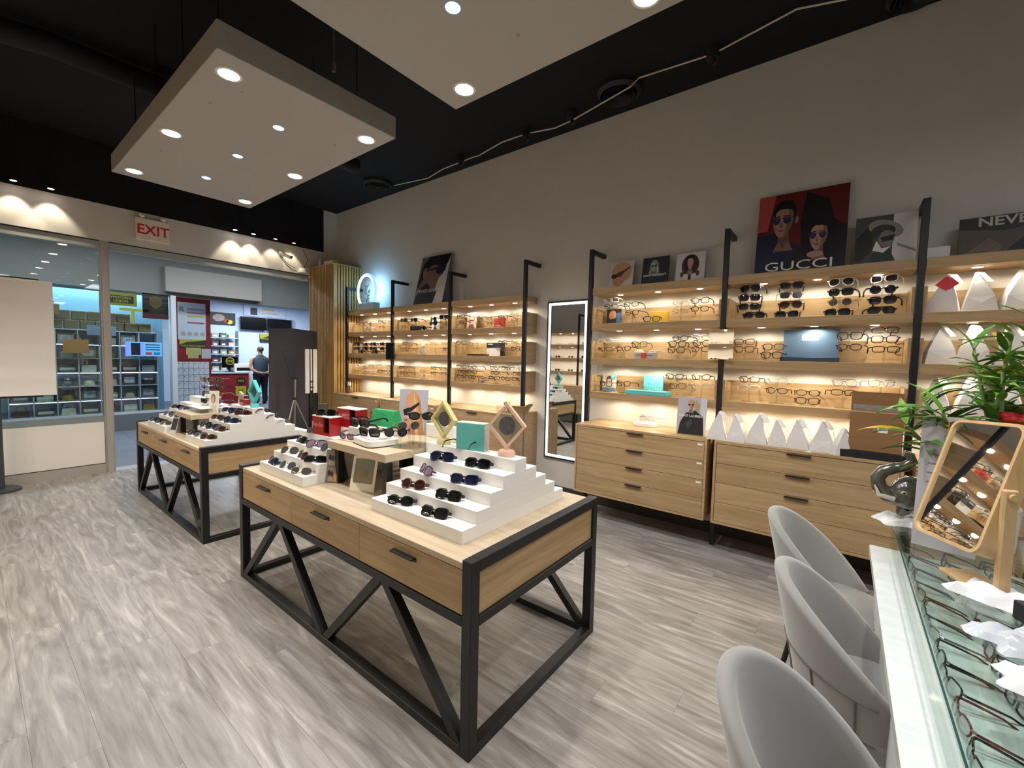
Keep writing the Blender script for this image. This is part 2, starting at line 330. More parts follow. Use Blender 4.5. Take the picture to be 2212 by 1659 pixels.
# suspended ceiling panels with downlights
def ceiling_panel(x0, x1, label):
    xc = (x0+x1)/2; yc = -1.464; L = (x1-x0)/2; W = .576
    t = thing('ceiling_panel', label, 'ceiling panel', (xc, yc, 3.2), group='suspended ceiling panels')
    MB().box(-L, L, -W, W, 0, .155, .003).build('slab', PANEL, t)
    for sx in (-.75, -.25, .25, .75):
        for sy in (-.8, .8): MB().cyl((sx*L, sy*W, .155), (sx*L, sy*W, CZ-3.2), .004, 6).build('hanger', BLACK, t)
    for sx in (-1, 0, 1):
        for sy in (-1, 1):
            c = (sx*1.125, sy*.455)
            MB().lathe([(.052, -.003), (.068, -.003), (.07, 0)], 20, (*c, 0), closed=False).build('trim_ring', WHITE2, t, True)
            MB().lathe([(.0005, -.0035), (.054, -.0035)], 20, (*c, 0), closed=False).build('downlight', emis('downlight_warm', '#fff0ec', 40), t)
            lamp('downlight_lamp', 'SPOT', (*c, -.03), P_WARM, (1, .955, .895), t, spot_size=R(160), spot_blend=.85, shadow_soft_size=.05)
        c = (sx*.745, .012)
        MB().lathe([(.0005, -.003), (.03, -.003), (.036, 0)], 16, (*c, 0), closed=False).build('accent_light', emis('downlight_blue', '#7fbcff', 4.5), t)
        lamp('accent_lamp', 'SPOT', (*c, -.03), P_BLUE, (.62, .8, 1), t, spot_size=R(120), spot_blend=.5, shadow_soft_size=.03)
    for c in ((-.85, -.36), (-.7, .42), (.42, .42), (.6, -.3), (-1.0, .34)): MB().lathe([(.0005, -.002), (.008, -.002), (.01, 0)], 8, (*c, 0), closed=False).build('screw', mat('screw', '#8a857c', .5), t)
ceiling_panel(2.735, 5.375, 'white suspended ceiling panel above the far display table, shown whole')
ceiling_panel(-.54, 2.10, 'white suspended ceiling panel overhead, cut off by the top of the picture')
# ceiling diffusers, cable with junction boxes, duct
VENT = mat('diffuser', '#232327', .6)
for k, (x, y, r, lb) in enumerate([(1.80, -3.85, .2, 'large round dark ceiling diffuser above the wall of shelves'), (5.55, -3.82, .2, 'round dark ceiling diffuser in the far corner by the slatted column'), (-.25, -4.0, .16, 'round dark diffuser at the upper right edge of the ceiling'), (5.3, .15, .3, 'round dark duct outlet at the far left of the ceiling')]):
    t = thing('ceiling_diffuser', lb, 'vent', (x, y, CZ), group='ceiling diffusers')
    MB().lathe([(r, 0), (r, -.04), (r*.86, -.07), (r*.8, -.05), (r*.8, 0)], 26).build('rim', VENT, t, True)
    for q in (.64, .46, .28): MB().lathe([(r*q, -.03), (r*(q+.08), -.075), (r*(q+.06), -.075), (r*(q-.03), -.03)], 22).build('ring', VENT, t, True)
    MB().cyl((0, 0, -.03), (0, 0, -.08), r*.1, 12).build('hub', VENT, t, True)
CB = mat('cable_grey', '#cfc8bb', .6)
pts = [(-.2, -3.78, 4.0), (.4, -3.7, 4.09), (.97, -3.8, 4.07), (1.58, -3.78, 4.1), (1.62, -3.7, 4.0), (2.33, -3.9, 4.02), (2.55, -3.92, 4.02), (2.9, -3.9, 4.06), (3.2, -3.84, 4.03), (3.6, -3.88, 4.0), (3.75, -3.95, 4.05), (4.3, -3.95, 4.04), (4.6, -3.96, 4.0), (5.3, -3.93, 4.05)]
tag(MB().tube(pts, .007, 6).build('ceiling_cable', CB, None, True), 'pale cable sagging along the dark ceiling above the shelves', 'cable')
for k, (x, y) in enumerate([(.97, -3.8), (2.33, -3.9), (2.9, -3.9), (3.95, -3.93)]):
    tag(MB().cyl((x, y, 4.12), (x, y, 4.03), .05, 10).cyl((x, y, 4.03), (x-.02, y+.01, 3.98), .02, 8).build('ceiling_bracket', VENT, None, True), '%s dark ceiling bracket from the right along the sagging cable' % ORD[k], 'bracket', 'brackets on the ceiling cable')
tag(MB().tube([(5.3, .15, 3.98), (5.15, -.5, 4.0), (5.1, -1.7, 4.0), (5.1, -3.2, 4.0)], .09, 12).build('ceiling_duct', mat('duct', '#131216', .8), None, True), 'dark round duct running across the ceiling to the diffuser', 'duct')
tag(MB().cyl((3.07, -1.74, 4.12), (3.07, -1.74, 3.70), .004, 6).lathe([(.012, -.05), (.014, 0), (.006, .02)], 10, (3.07, -1.74, 3.70)).build('sprinkler', mat('pale_metal', '#b5b1aa', .4, metal=.5), None, True), 'small pale pendant hanging from the dark ceiling between the panels', 'sprinkler')

# cool lights over the counter, behind the camera
for i, (x, y) in enumerate(((-1.5, -2.3), (-1.5, -.6))):
    t = thing('ceiling_light', 'cool white ceiling light behind the camera, over the counter, %s' % ['by the shelves', 'by the left wall'][i], 'light fixture', (x, y, 3.3), group='counter ceiling lights')
    MB().box(-.6, .6, -.15, .15, 0, .05).build('housing', WHITE2, t); MB().box(-.58, .58, -.13, .13, -.004, 0).build('diffuser', emis('counter_lamp', '#eaf2ff', 5), t)
    for sx in (-.5, .5): MB().cyl((sx, 0, .05), (sx, 0, CZ-3.3), .004, 6).build('hanger', BLACK, t)
    lamp('counter_lamp', 'AREA', (0, 0, -.02), 7, (.88, .94, 1), t, shape='RECTANGLE', size=1.2, size_y=.3)

# ================================================================== WALL SHELVING
PY = -3.96; SH = {0: (2.24, 2.31), 1: (1.882, 1.95), 2: (1.536, 1.606), 3: (1.192, 1.26)}
POSTS_L = [6.575, 5.36, 4.13, 2.91]; POSTS_R = [2.08, .825, -.375, -1.58]
LED = emis('shelf_led', '#fff3da', 26); LEDRING = mat('led_ring', '#d8d2c6', .4, metal=.4)
led_me = MB().lathe([(.0005, -.004), (.026, -.004)], 14, closed=False).mesh('led', mats=[LED]); ledr_me = MB().lathe([(.026, -.004), (.034, -.004), (.036, 0)], 14, closed=False).mesh('led_ring', True, [LEDRING])
def shelf_lights(t, xl, w, z, ydir=1, y0=-4.06):
    for dx in (.26, .63, 1.0):
        x = xl-dx*w/1.2 if ydir > 0 else xl+dx*w/1.2
        d = inst('led', led_me, t, (x, y0, z)); inst('led_ring', ledr_me, d)
        lamp('led_lamp', 'SPOT', (x, y0, z-.012), P_SHELF, (1, .91, .72), t, spot_size=R(174), spot_blend=.3, shadow_soft_size=.025)
BAYX = {0: (6.575, 5.36), 1: (5.36, 4.13), 2: (4.13, 2.91), 4: (2.08, .825), 5: (.825, -.375), 6: (-.375, -1.58)}
BAYN = {0: 'bay by slatted column', 1: 'bay with leaning poster', 2: 'bay left of mirror', 4: 'bay right of mirror', 5: 'bay under red poster', 6: 'rightmost bay'}
SHN = {0: 'canopy', 1: 'top', 2: 'middle', 3: 'bottom'}
post_me = MB().box(-.02, .02, PY-WY-.02, PY-WY+.02, 0, 2.70, .002).mesh('upright', mats=[BLACK]); arm_me = MB().box(-.02, .02, 0, PY-WY-.02, 2.66, 2.70, .002).mesh('wall_arm', mats=[BLACK])
for x, lb in [(6.575, 'against the slatted column'), (5.36, 'between the column bay and the leaning poster'), (4.13, 'just right of the leaning poster'), (2.91, 'at the left of the tall mirror'), (2.08, 'at the right of the tall mirror'), (.825, 'carrying the small square mirror'), (-.375, 'right of the hat poster'), (-1.58, 'at the right end of the wall')]:
    t = thing('shelf_post', 'black steel shelf post with wall arm '+lb, 'post', (x, WY, 0), group='black shelf posts along the wall')
    inst('upright', post_me, t); inst('wall_arm', arm_me, t)
for bay, (a, b) in BAYX.items():
    h = (a-b)/2-.021; xm = (a+b)/2
    for k in range(4):
        z0, z1 = SH[k]; th = z1-z0
        t = thing('wall_shelf', ('oak lamp-lit top board over the ' if k == 0 else 'oak tray shelf, %s one in the ' % SHN[k])+BAYN[bay], 'shelf', (xm, WY, z0), group='oak wall shelves')
        MB().box(-h, h, 0, .285, 0, th, .002).build('board', OAK, t)
        if k:
            MB().box(-h+.02, h-.02, .001, .018, th, th+.168).build('back_panel', OAK, t)
            for s in (-1, 1): MB().box(s*h, s*(h-.018), .001, .284, th, th+.172).build('side_panel', OAK_Y, t)
        shelf_lights(t, h, 2*h, 0, 1, .19)
STICK = mat('sticker', '#efece4', .6)
def cabinet(xl, xr, label, sticks=True):
    w = xl-xr; t = thing('drawer_cabinet', label, 'cabinet', ((xl+xr)/2, -3.73, .27), 180, 'drawer cabinets under the shelves')
    h = w/2
    MB().box(-h, h, 0, .02, 0, .018).box(-h, h, 0, .5, .66, .68, .001).box(-h, h, .02, .5, 0, .018).box(-h, -h+.018, 0, .5, .018, .66).box(h-.018, h, 0, .5, .018, .66).box(-h+.018, h-.018, .03, .49, .018, .66).build('carcass', OAK, t)
    for k in range(4):
        z0 = .021+k*.1595
        d = MB().box(-h+.021, h-.021, .004, .03, z0, z0+.1565, .001).build('drawer', OAK, t)
        MB().box(-.075, .075, -.026, .006, z0+.146, z0+.1535, .001).build('handle', BLACKP, d)
        if sticks and k > 0: MB().box(h-.075, h-.035, .0025, .0045, z0+.125, z0+.14).build('sticker', STICK, d)
    return t
g = .027
cabinet(6.59, 5.36+g, 'oak drawer cabinet against the slatted column')
cabinet(5.36-g, 4.13+g, 'oak drawer cabinet in the middle of the far run')
cabinet(4.13-g, 2.91-.02, 'oak drawer cabinet at the mirror end of the far run')
cabinet(2.08+.0, .825+g, 'oak drawer cabinet just right of the tall mirror')
cabinet(.825-g, -.375+g, 'oak drawer cabinet under the row of white paper bags', False)
cabinet(-.375-g, -1.58, 'oak drawer cabinet at the right edge behind the plant', False)

# tall lit mirror
t = thing('tall_mirror', 'tall rectangular wall mirror with a glowing white border and black frame', 'mirror', (2.50, WY, .42), 180)
h = .265
MB().box(-h, h, 0, -.03, 0, .018).box(-h, h, 0, -.03, 1.81, 1.828).box(-h, -h+.014, 0, -.03, .018, 1.81).box(h-.014, h, 0, -.03, .018, 1.81).build('frame', mat('mirror_frame', '#191b2a', .35), t)
MB().box(-h+.014, h-.014, -.005, -.02, .018, 1.81).build('mirror_glass', MIRROR, t)
e = .026
MB().box(-h+.016, h-.016, -.0205, -.022, .02, .02+e).box(-h+.016, h-.016, -.0205, -.022, 1.808-e, 1.808).box(-h+.016, -h+.016+e, -.0205, -.022, .02+e, 1.808-e).box(h-.016-e, h-.016, -.0205, -.022, .02+e, 1.808-e).build('light_border', emis('mirror_led', '#dfeaff', 5), t)

# opposite wall: shelving seen in the mirrors
for i in range(4):
    t = thing('shelf_post', '%s black post of the opposite wall, seen only in the tall mirror' % ORD[i], 'post', (6.4-i*1.22, LY, 0), group='posts of the opposite wall'); MB().box(-.02, .02, -.3, -.26, 0, 2.7).build('upright', BLACK, t); MB().box(-.02, .02, -.26, 0, 2.66, 2.7).build('wall_arm', BLACK, t)
for i in range(3):
    for k, z in enumerate((2.24, 1.9, 1.57, 1.23)):
        t = thing('wall_shelf', '%s shelf down, %s bay of the opposite wall, seen in the mirror' % (ORD[k], ORD[i]), 'shelf', (5.79-i*1.22, LY, z), group='shelves of the opposite wall')
        MB().box(-.589, .589, -.285, 0, 0, .06, .002).build('board', OAK, t); shelf_lights(t, .589, 1.178, 0, 1, -.19)
t2 = thing('drawer_cabinet', 'long oak cabinet on the opposite wall, seen only in the tall mirror', 'cabinet', (4.5, LY-.5, .27), 0)
MB().box(-1.85, 1.85, 0, .48, 0, .68).build('carcass', OAK, t2)
for i in range(3):
    for k in range(4): d = MB().box(-1.83+i*1.22, -.63+i*1.22, -.012, 0, .02+k*.16, .175+k*.16).build('drawer', OAK, t2); MB().box(-1.3+i*1.22, -1.15+i*1.22, -.03, -.012, .165+k*.16, .172+k*.16).build('handle', BLACKP, d)

# ================================================================== EYEWEAR
def outline(style, n=18):
    pts = []
    a, b, e = {'round': (.0235, .0222, 2), 'square': (.0265, .0205, 3.6), 'rect': (.027, .0165, 4), 'cat': (.0265, .019, 2.8), 'aviator': (.027, .023, 2.4), 'oval': (.0265, .0185, 2.2)}[style]
    for i in range(n):
        t = 2*math.pi*i/n; c, s_ = math.cos(t), math.sin(t)
        x = a*math.copysign(abs(c)**(2/e), c); z = b*math.copysign(abs(s_)**(2/e), s_)
        if style == 'cat': z += max(0, x)*.22*(1 if z > 0 else -.2)
        if style == 'aviator': x *= 1-.22*max(0, -z/b); x += .003*max(0, -z/b)
        if style == 'square': x *= 1-.07*max(0, -z/b)
        pts.append((x, z))
    return pts
GM = {}
def gmesh(style, thick, fold=False):
    k = (style, thick, fold)
    if k in GM: return GM[k]
    o = outline(style); r = {0: .0014, 1: .0026, 2: .0036}[thick]; cxx = .0335
    def curve(x): return .012*(abs(x)/.07)**2          # wrap of the front
    f = MB()
    for s in (1, -1): f.tube([(s*(cxx+x), curve(cxx+x), z) for x, z in o], r, 5, True)
    f.tube([(-.0085, .001, .006), (-.004, -.001, .009), (.004, -.001, .009), (.0085, .001, .006)], r*1.1, 5)
    if style == 'aviator': f.tube([(-.022, .001, .0215), (0, -.001, .019), (.022, .001, .0215)], r, 5)
    for s in (1, -1): f.tube([(s*.059, curve(.059), .009), (s*.069, curve(.069)+.004, .010)], r*1.4, 5)
    fm = f.mesh('frame', True)
    lm, tm = [], []
    for s in (1, -1):
        q = MB(); ring = [(s*(cxx+x*.97), curve(cxx+x)+.0004, z*.97) for x, z in o]; n = len(ring)
        vs = ring+[(x, y+.0016, z) for x, y, z in ring]+[(s*cxx, curve(cxx)-.0022, 0), (s*cxx, curve(cxx)-.0004, 0)]
        fs = [(i, (i+1) % n, 2*n) for i in range(n)]+[(n+(i+1) % n, n+i, 2*n+1) for i in range(n)]
        q.add(vs, fs); lm.append(q.mesh('lens', True))
        if fold: tt = MB().tube([(s*.069, .016, .010), (s*.066, .021+.004*s, .009), (s*.03, .024+.004*s, .005), (-s*.03, .026+.004*s, -.001), (-s*.056, .026+.004*s, -.012)], [r*1.3, r*1.4, r*1.2, r*1.2, r*1.3], 5)
        else: tt = MB().tube([(s*.069, .016, .010), (s*.0705, .05, .009), (s*.070, .10, .006), (s*.068, .125, -.002), (s*.066, .142, -.022)], [r*1.3, r*1.4, r*1.2, r*1.2, r*1.3], 5)
        tm.append(tt.mesh('temple', True))
    GM[k] = (fm, lm, tm); return GM[k]
SHP = {'round': 'round', 'square': 'square', 'rect': 'narrow', 'cat': 'cat-eye', 'aviator': 'aviator', 'oval': 'oval'}
LM = {'k': SUNLENS, 'b': BROWNLENS, 'n': BLUELENS, 'p': PINKLENS, 's': GREYLENS, 'c': SUNLENS, 'g': GREYLENS, 't': BROWNLENS, 'e': SUNLENS}
def glasses(style, col, sun, loc, rz, label, group, rx=0, scale=1.18, thick=None, ry=0, fold=False):
    th = thick if thick is not None else (2 if (sun and col in 'kbne') else (0 if col in 'gs' else 1))
    fm, lm, tm = gmesh(style, th, fold)
    t = thing('sunglasses' if sun else 'eyeglasses', label, 'sunglasses' if sun else 'eyeglasses', loc, rz, group, rx, ry, scale)
    inst('frame', fm, t, mt=FR[col])
    for a in lm: inst('lens', a, t, mt=LM.get(col, SUNLENS) if sun else LENS)
    for a in tm: inst('temple', a, t, mt=FR[col])
    return t
DATA = [
  (4,1,[(1.89,2.191,'c'),(1.89,2.126,'k'),(1.68,2.136,'k'),(1.67,2.055,'b'),(1.47,1.985,'k'),(1.21,2.111,'c'),(1.21,2.041,'g'),(1.04,2.132,'k'),(1.04,2.058,'b')]),
  (4,2,[(1.95,1.784,'c'),(1.93,1.698,'b'),(1.74,1.706,'p'),(1.58,1.745,'b'),(1.42,1.66,'c'),(1.2,1.799,'k'),(1.22,1.747,'k'),(1.23,1.690,'k'),(1.02,1.806,'c'),(1.01,1.752,'t'),(1.02,1.700,'p')]),
  (4,3,[(1.93,1.41,'s'),(1.92,1.343,'k'),(1.73,1.353,'b'),(1.23,1.445,'k'),(1.2,1.361,'t'),(1.0,1.45,'b'),(1.0,1.375,'c')]),
  (5,1,[(.65,2.205,'k'),(.65,2.13,'k'),(.65,2.055,'k'),(.61,1.98,'k'),(.36,2.205,'k'),(.36,2.13,'s'),(.36,2.055,'b'),(.38,1.98,'k'),(.05,2.205,'c'),(.05,2.13,'k'),(.05,2.055,'g'),(.06,1.98,'k'),(-.19,2.205,'c'),(-.19,2.13,'n'),(-.19,2.055,'k'),(-.19,1.98,'k')],'s'),
  (5,2,[(.67,1.762,'b'),(.67,1.701,'b'),(.46,1.72,'b'),(.47,1.655,'k'),(-.02,1.803,'k'),(-.02,1.72,'k'),(-.22,1.842,'b'),(-.22,1.776,'p'),(-.23,1.704,'k')]),
  (5,3,[(.62,1.448,'b'),(.62,1.379,'c'),(.42,1.45,'c'),(.42,1.367,'b'),(.21,1.363,'b'),(.21,1.300,'b'),(-.01,1.453,'s'),(-.01,1.38,'b'),(-.22,1.461,'s')]),
  (2,1,[(4.02,2.114,'k'),(4.02,2.038,'b'),(3.71,2.093,'s'),(3.71,2.026,'g'),(3.51,2.08,'s'),(3.51,2.014,'g'),(3.30,2.077,'k'),(3.30,2.007,'g'),(3.10,2.104,'g'),(3.10,2.03,'s')]),
  (2,2,[(4.0,1.77,'k'),(4.0,1.694,'g'),(3.74,1.769,'c'),(3.74,1.695,'g'),(3.3,1.773,'k'),(3.31,1.696,'s'),(3.1,1.772,'g'),(3.1,1.697,'b')]),
  (2,3,[(3.99,1.457,'b'),(3.99,1.394,'k'),(3.99,1.33,'k'),(3.80,1.457,'k'),(3.80,1.394,'k'),(3.80,1.33,'k'),(3.60,1.31,'t'),(3.42,1.46,'k'),(3.42,1.398,'k'),(3.42,1.335,'k'),(3.24,1.46,'k'),(3.24,1.398,'s'),(3.24,1.335,'t'),(3.06,1.46,'s'),(3.06,1.398,'k'),(3.06,1.335,'k')]),
  (1,1,[(5.20,2.112,'bs'),(5.20,2.019,'g'),(4.97,2.107,'ks'),(4.97,2.019,'b'),(4.78,1.985,'ks'),(4.55,2.103,'ks'),(4.55,2.045,'ks'),(4.33,2.122,'ks'),(4.33,2.03,'g')]),
  (1,2,[(5.18,1.768,'n'),(5.18,1.682,'b'),(4.93,1.767,'g'),(4.93,1.683,'g'),(4.53,1.766,'s'),(4.53,1.685,'g'),(4.30,1.765,'g'),(4.30,1.686,'b')]),
  (1,3,[(5.21,1.407,'k'),(5.21,1.327,'b'),(4.99,1.414,'s'),(4.97,1.33,'g'),(4.77,1.372,'g'),(4.77,1.307,'c'),(4.54,1.421,'k'),(4.54,1.346,'b'),(4.32,1.427,'g'),(4.32,1.353,'s')]),
  (0,1,[(6.40,2.11,'b'),(6.18,2.117,'g'),(6.18,2.023,'c'),(5.74,2.109,'k'),(5.74,2.026,'g'),(5.52,2.097,'g')]),
  (0,2,[(6.44,1.757,'k'),(6.20,1.757,'k'),(5.97,1.760,'n'),(5.74,1.760,'k'),(6.44,1.69,'k'),(6.20,1.69,'k'),(5.97,1.69,'k'),(5.74,1.69,'k')],'s'),
  (0,3,[(6.44,1.401,'c'),(6.44,1.306,'g'),(6.23,1.404,'c'),(6.23,1.319,'c'),(6.02,1.405,'s'),(6.02,1.327,'c'),(5.80,1.427,'c'),(5.80,1.33,'k'),(5.57,1.424,'g'),(5.57,1.342,'c')]),
]
TIER = {1: ['only'], 2: ['upper', 'lower'], 3: ['upper', 'middle', 'lower'], 4: ['top', 'second', 'third', 'lowest']}
rr = random.Random(3)
for row in DATA:
    bay, sh, items = row[:3]; allsun = len(row) > 3
    zf = SH[sh][1]
    st = {}
    for it in items:
        for k in st:
            if abs(k-it[0]) < .075: st[k].append(it); break
        else: st[it[0]] = [it]
    for si, k in enumerate(sorted(st, reverse=True)):
        grp = sorted(st[k], key=lambda q: -q[1]); xs = sum(q[0] for q in grp)/len(grp)
        ztop = grp[0][1]
        tt = thing('eyewear_stand', 'clear acrylic eyewear stand, %s from left, %s shelf, %s' % (ORD[si], SHN[sh], BAYN[bay]), 'display stand', (xs, -4.06, zf), 180, 'acrylic eyewear stands on the wall shelves')
        MB().box(-.05, .05, -.03, .05, 0, .006).build('base', ACRYL, tt)
        MB().box(-.006, .006, .012, .018, .006, ztop-zf+.014).build('stem', ACRYL, tt)
        for q in grp: MB().box(-.011, .011, -.021, .018, q[1]-zf+.0085, q[1]-zf+.0125).build('arm', ACRYL, tt)
        for ti, q in enumerate(grp):
            sun = allsun or q[2].endswith('s') and len(q[2]) == 2
            c = q[2][0]
            stl = rr.choice(['square', 'rect', 'square', 'cat', 'oval'] if not sun else ['square', 'cat', 'square', 'round', 'aviator'])
            if (bay, sh, c) == (5, 3, 's') and k < .1 and k > -.1: stl = 'aviator'
            kind = 'sunglasses' if sun else 'eyeglasses'
            if bay in (2,) and sh == 3: stl = 'rect'
            glasses(stl, c, sun, (q[0], -4.035, q[1]), 180+rr.uniform(-14, 14), '%s %s %s, %s tier, %s stand from left, %s shelf, %s' % (CNAME[c], SHP[stl], kind, TIER[min(len(grp), 4)][min(ti, 3)], ORD[si], SHN[sh], BAYN[bay]), 'eyewear on the wall shelves', scale=1.22)
for i, (x, c) in enumerate([(6.3, 'k'), (5.9, 'k')]):
    glasses('square', c, True, (x, -4.02, 1.636), 180, 'black square sunglasses lying on middle shelf by slatted column, %s one' % ['left', 'right'][i], 'eyewear on the wall shelves', scale=1.22)
# sunglasses on the opposite shelves (mirror image)
for z, zz in ((1.96, 'third'), (1.63, 'second'), (1.29, 'lowest')):
    for i in range(9):
        glasses(['square', 'round', 'cat'][i % 3], 'kbg'[i % 3] if z < 1.9 else 'kgs'[i % 3], z < 1.9, (6.2-i*.38, LY-.2, z+.025), 0, '%s pair along the opposite wall, %s shelf, seen in the tall mirror' % (ORD[i], zz), 'eyewear on the opposite wall', scale=1.2)

# ================================================================== DISPLAY TABLES
TZ = .785
def display_table(x0, x1, y0, label):       # x0 near end, y0 front edge; depth 1.05
    Ln = x1-x0; D = 1.05; t = thing('display_table', label, 'table', (x0, y0, 0), group='display tables')
    B = .05
    for x in (0, Ln-B):
        for y in (-B, -D): MB().box(x, x+B, y, y+B, 0, .80, .002).build('leg', BLACK, t)
        MB().box(x, x+B, -D+B, -B, .75, .80, .002).build('end_rail', BLACK, t)
        MB().box(x, x+B, -D+B, -B, .53, .57, .002).build('end_rail', BLACK, t)
        MB().box(x, x+B, -D+B, -B, 0, .04, .002).build('floor_rail', BLACK, t)
    for y in (-B, -D):
        MB().box(B, Ln-B, y, y+B, .53, .57, .002).build('side_rail', BLACK, t)
        MB().box(B, Ln-B, y, y+B, 0, .04, .002).build('floor_rail', BLACK, t)
        q = (Ln-2*B)/4; yc = y+B/2
        P = [(B+.02, .04), (B+q, .53), (B+2*q, .04), (B+3*q, .53), (Ln-B-.02, .04)]
        for i in range(4):
            a, b = P[i], P[i+1]; s = .028 if i in (0, 2) else -.028
            aa = (a[0]+(.0 if i in (0,) else .028), a[1]); bb = (b[0]-(.028 if i < 3 else 0), b[1])
            d = Vector((bb[0]-aa[0], 0, bb[1]-aa[1])).normalized()*.012
            MB().bar((aa[0]-d.x, yc, aa[1]-d.z), (bb[0]+d.x, yc, bb[1]+d.z), .042, .042, (0, 1, 0)).build('brace', BLACK, t)
    MB().box(B, Ln-B, -D+.006, -.006, .757, TZ, .0015).build('top', OAK_TOP, t)
    MB().box(B+.001, Ln-B-.001, -D+.03, -.03, .572, .756).build('body', OAK, t)
    for x in (.012, Ln-.03): MB().box(x, x+.018, -D+B, -B, .572, .749).build('end_panel', OAK_Y, t)
    for y, s in ((-.006, 1), (-D+.006, -1)):
        for i in range(3):
            w = (Ln-2*B)/3; xa = B+i*w
            d = MB().box(xa+.001, xa+w-.001, y-.024*s, y, .574, .7545, .001).build('drawer', OAK, t)
            MB().box(xa+w/2-.075, xa+w/2+.075, y, y+s*.028, .712, .72, .001).box(xa+w/2-.075, xa+w/2+.075, y, y+s*.004, .70, .712).build('handle', BLACKP, d)
    return t
display_table(1.07, 3.29, -1.155, 'oak and black steel display table with zigzag braces, nearer to the camera')
display_table(4.06, 6.18, -1.155, 'oak and black steel display table with zigzag braces near the entrance')
def riser(x0, x1, y0, label, n=5, dz=.06, dy=.091, depth=None):
    t = thing('display_riser', label, 'riser', (x0, y0, TZ), group='white stepped display risers')
    for k in range(n):
        a = k*dy; b = (2*n-1-k)*dy
        MB().box(0, x1-x0, -b, -a, k*dz, (k+1)*dz, .0012).build('step', WHITE, t)
    return t
riser(1.235, 1.89, -1.27, 'white stepped riser at the near end of the near table')
riser(2.505, 3.10, -1.215, 'white stepped riser carrying the red boxes on the near table')
riser(4.115, 4.62, -1.20, 'white stepped riser at the near end of the far table')
riser(5.16, 5.76, -1.175, 'white stepped riser at the entrance end of the far table')
def mini_table(x0, x1, y0, y1, zt, label):
    t = thing('tabletop_stand', label, 'stand', (x0, y0, TZ), group='small raised stands on the display tables')
    w, d, h = x1-x0, y0-y1, zt-TZ
    MB().box(0, w, -d, 0, h-.045, h, .002).build('top', OAK_TOP, t)
    for x in (.03, w-.07):
        for y in (-.07, -d+.03): MB().box(x, x+.04, y, y+.04, 0, h-.045).build('leg', BLACK, t)
    MB().box(.03, w-.03, -d+.02, -d+.035, .0, h-.06).build('back_panel', mat('smoked_panel', '#3b3d38', .3), t)
    return t
mini_table(1.905, 2.49, -1.365, -1.95, 1.05, 'small oak topped stand with black legs in the middle of the near table')
mini_table(4.66, 5.13, -1.25, -1.75, 1.0, 'small oak topped stand with black legs in the middle of the far table')

# sunglasses on the risers
R1 = [(1.673,-1.565,1.025,'n','aviator','blue aviator sunglasses on the highest tread of near riser',-18),(1.438,-1.59,1.025,'k','square','glossy black sunglasses on the highest tread of near riser',-14),
      (1.713,-1.487,.965,'p','square','pale pink square sunglasses on the third tread of near riser',25),(1.432,-1.49,.965,'n','cat','navy sunglasses with blue lenses on the third tread of near riser',-24),
      (1.705,-1.40,.905,'b','round','brown round sunglasses on the second tread of near riser',-20),(1.45,-1.40,.905,'k','square','black chunky sunglasses on the second tread of near riser',-12),
      (1.699,-1.315,.845,'k','oval','black oval sunglasses on the lowest tread of near riser, left pair',-24),(1.451,-1.315,.845,'k','cat','black cat-eye sunglasses on the lowest tread of near riser, right pair',-14)]
for x, y, z, c, st, lb, rz in R1: glasses(st, c, True, (x, y+.012, z+.0235), 180-rz*.8, lb, 'sunglasses on the near riser', rx=-34, scale=1.17, fold=True)
def on_riser(L, where, gname, sc=1.2):
    for i, (x, y, z, c, st, rz) in enumerate(L):
        k = [j for j in range(len(L)) if L[j][2] == z].index(i); lev = ORD[sorted({q[2] for q in L}).index(z)]
        glasses(st, c, True, (x, y+.012, z+.0225), 180+rz*.6, '%s %s sunglasses, %s from left, %s tread up, %s' % (CNAME[c], SHP[st], ORD[k], lev, where), gname, rx=-36, scale=sc, fold=True)
on_riser([(2.972,-1.255,.845,'n','square',-12),(2.777,-1.26,.845,'s','round',25),(2.587,-1.255,.845,'g','oval',40),(2.935,-1.345,.905,'g','aviator',35),(2.741,-1.34,.905,'b','round',-14),(2.575,-1.34,.905,'k','rect',55),
          (2.953,-1.435,.965,'e','square',-10),(2.735,-1.43,.965,'p','aviator',50),(2.56,-1.43,.965,'s','aviator',40),(2.9,-1.52,1.025,'s','rect',60)], 'riser with the red boxes', 'sunglasses on the red-box riser')
on_riser([(4.50,-1.24,.845,'k','square',30),(4.345,-1.245,.845,'s','oval',40),(4.195,-1.25,.845,'b','oval',45),(4.50,-1.33,.905,'k','round',30),(4.345,-1.335,.905,'n','square',40),(4.195,-1.335,.905,'b','square',20),
          (4.50,-1.42,.965,'b','rect',35),(4.345,-1.425,.965,'k','round',25),(4.195,-1.425,.965,'n','square',35),(4.50,-1.51,1.025,'n','rect',40),(4.345,-1.515,1.025,'n','aviator',40),(4.195,-1.515,1.025,'b','oval',55)], 'far table near riser', 'sunglasses on the far riser')
on_riser([(5.64,-1.215,.845,'n','rect',30),(5.46,-1.22,.845,'k','rect',35),(5.28,-1.22,.845,'g','oval',40),(5.55,-1.31,.905,'s','aviator',35),(5.35,-1.31,.905,'s','oval',30),(5.62,-1.40,.965,'k','rect',35),(5.40,-1.40,.965,'s','rect',35)], 'entrance end riser', 'sunglasses on the entrance riser')
for i, (y, z) in enumerate([(-1.70, 1.025), (-1.79, .965), (-1.88, .905)]): glasses('rect', 'kns'[i], True, (4.22, y, z+.027), 20, 'sunglasses on the hidden side of the far riser, %s tread from the top' % ORD[i], 'sunglasses on the far riser', rx=8, scale=1.1)
glasses('round', 'k', True, (1.62, -1.70, 1.085+.027), 20, 'thin black sunglasses lying behind the turquoise box on the near riser', 'sunglasses on the near riser', rx=8, scale=1.12, thick=1)

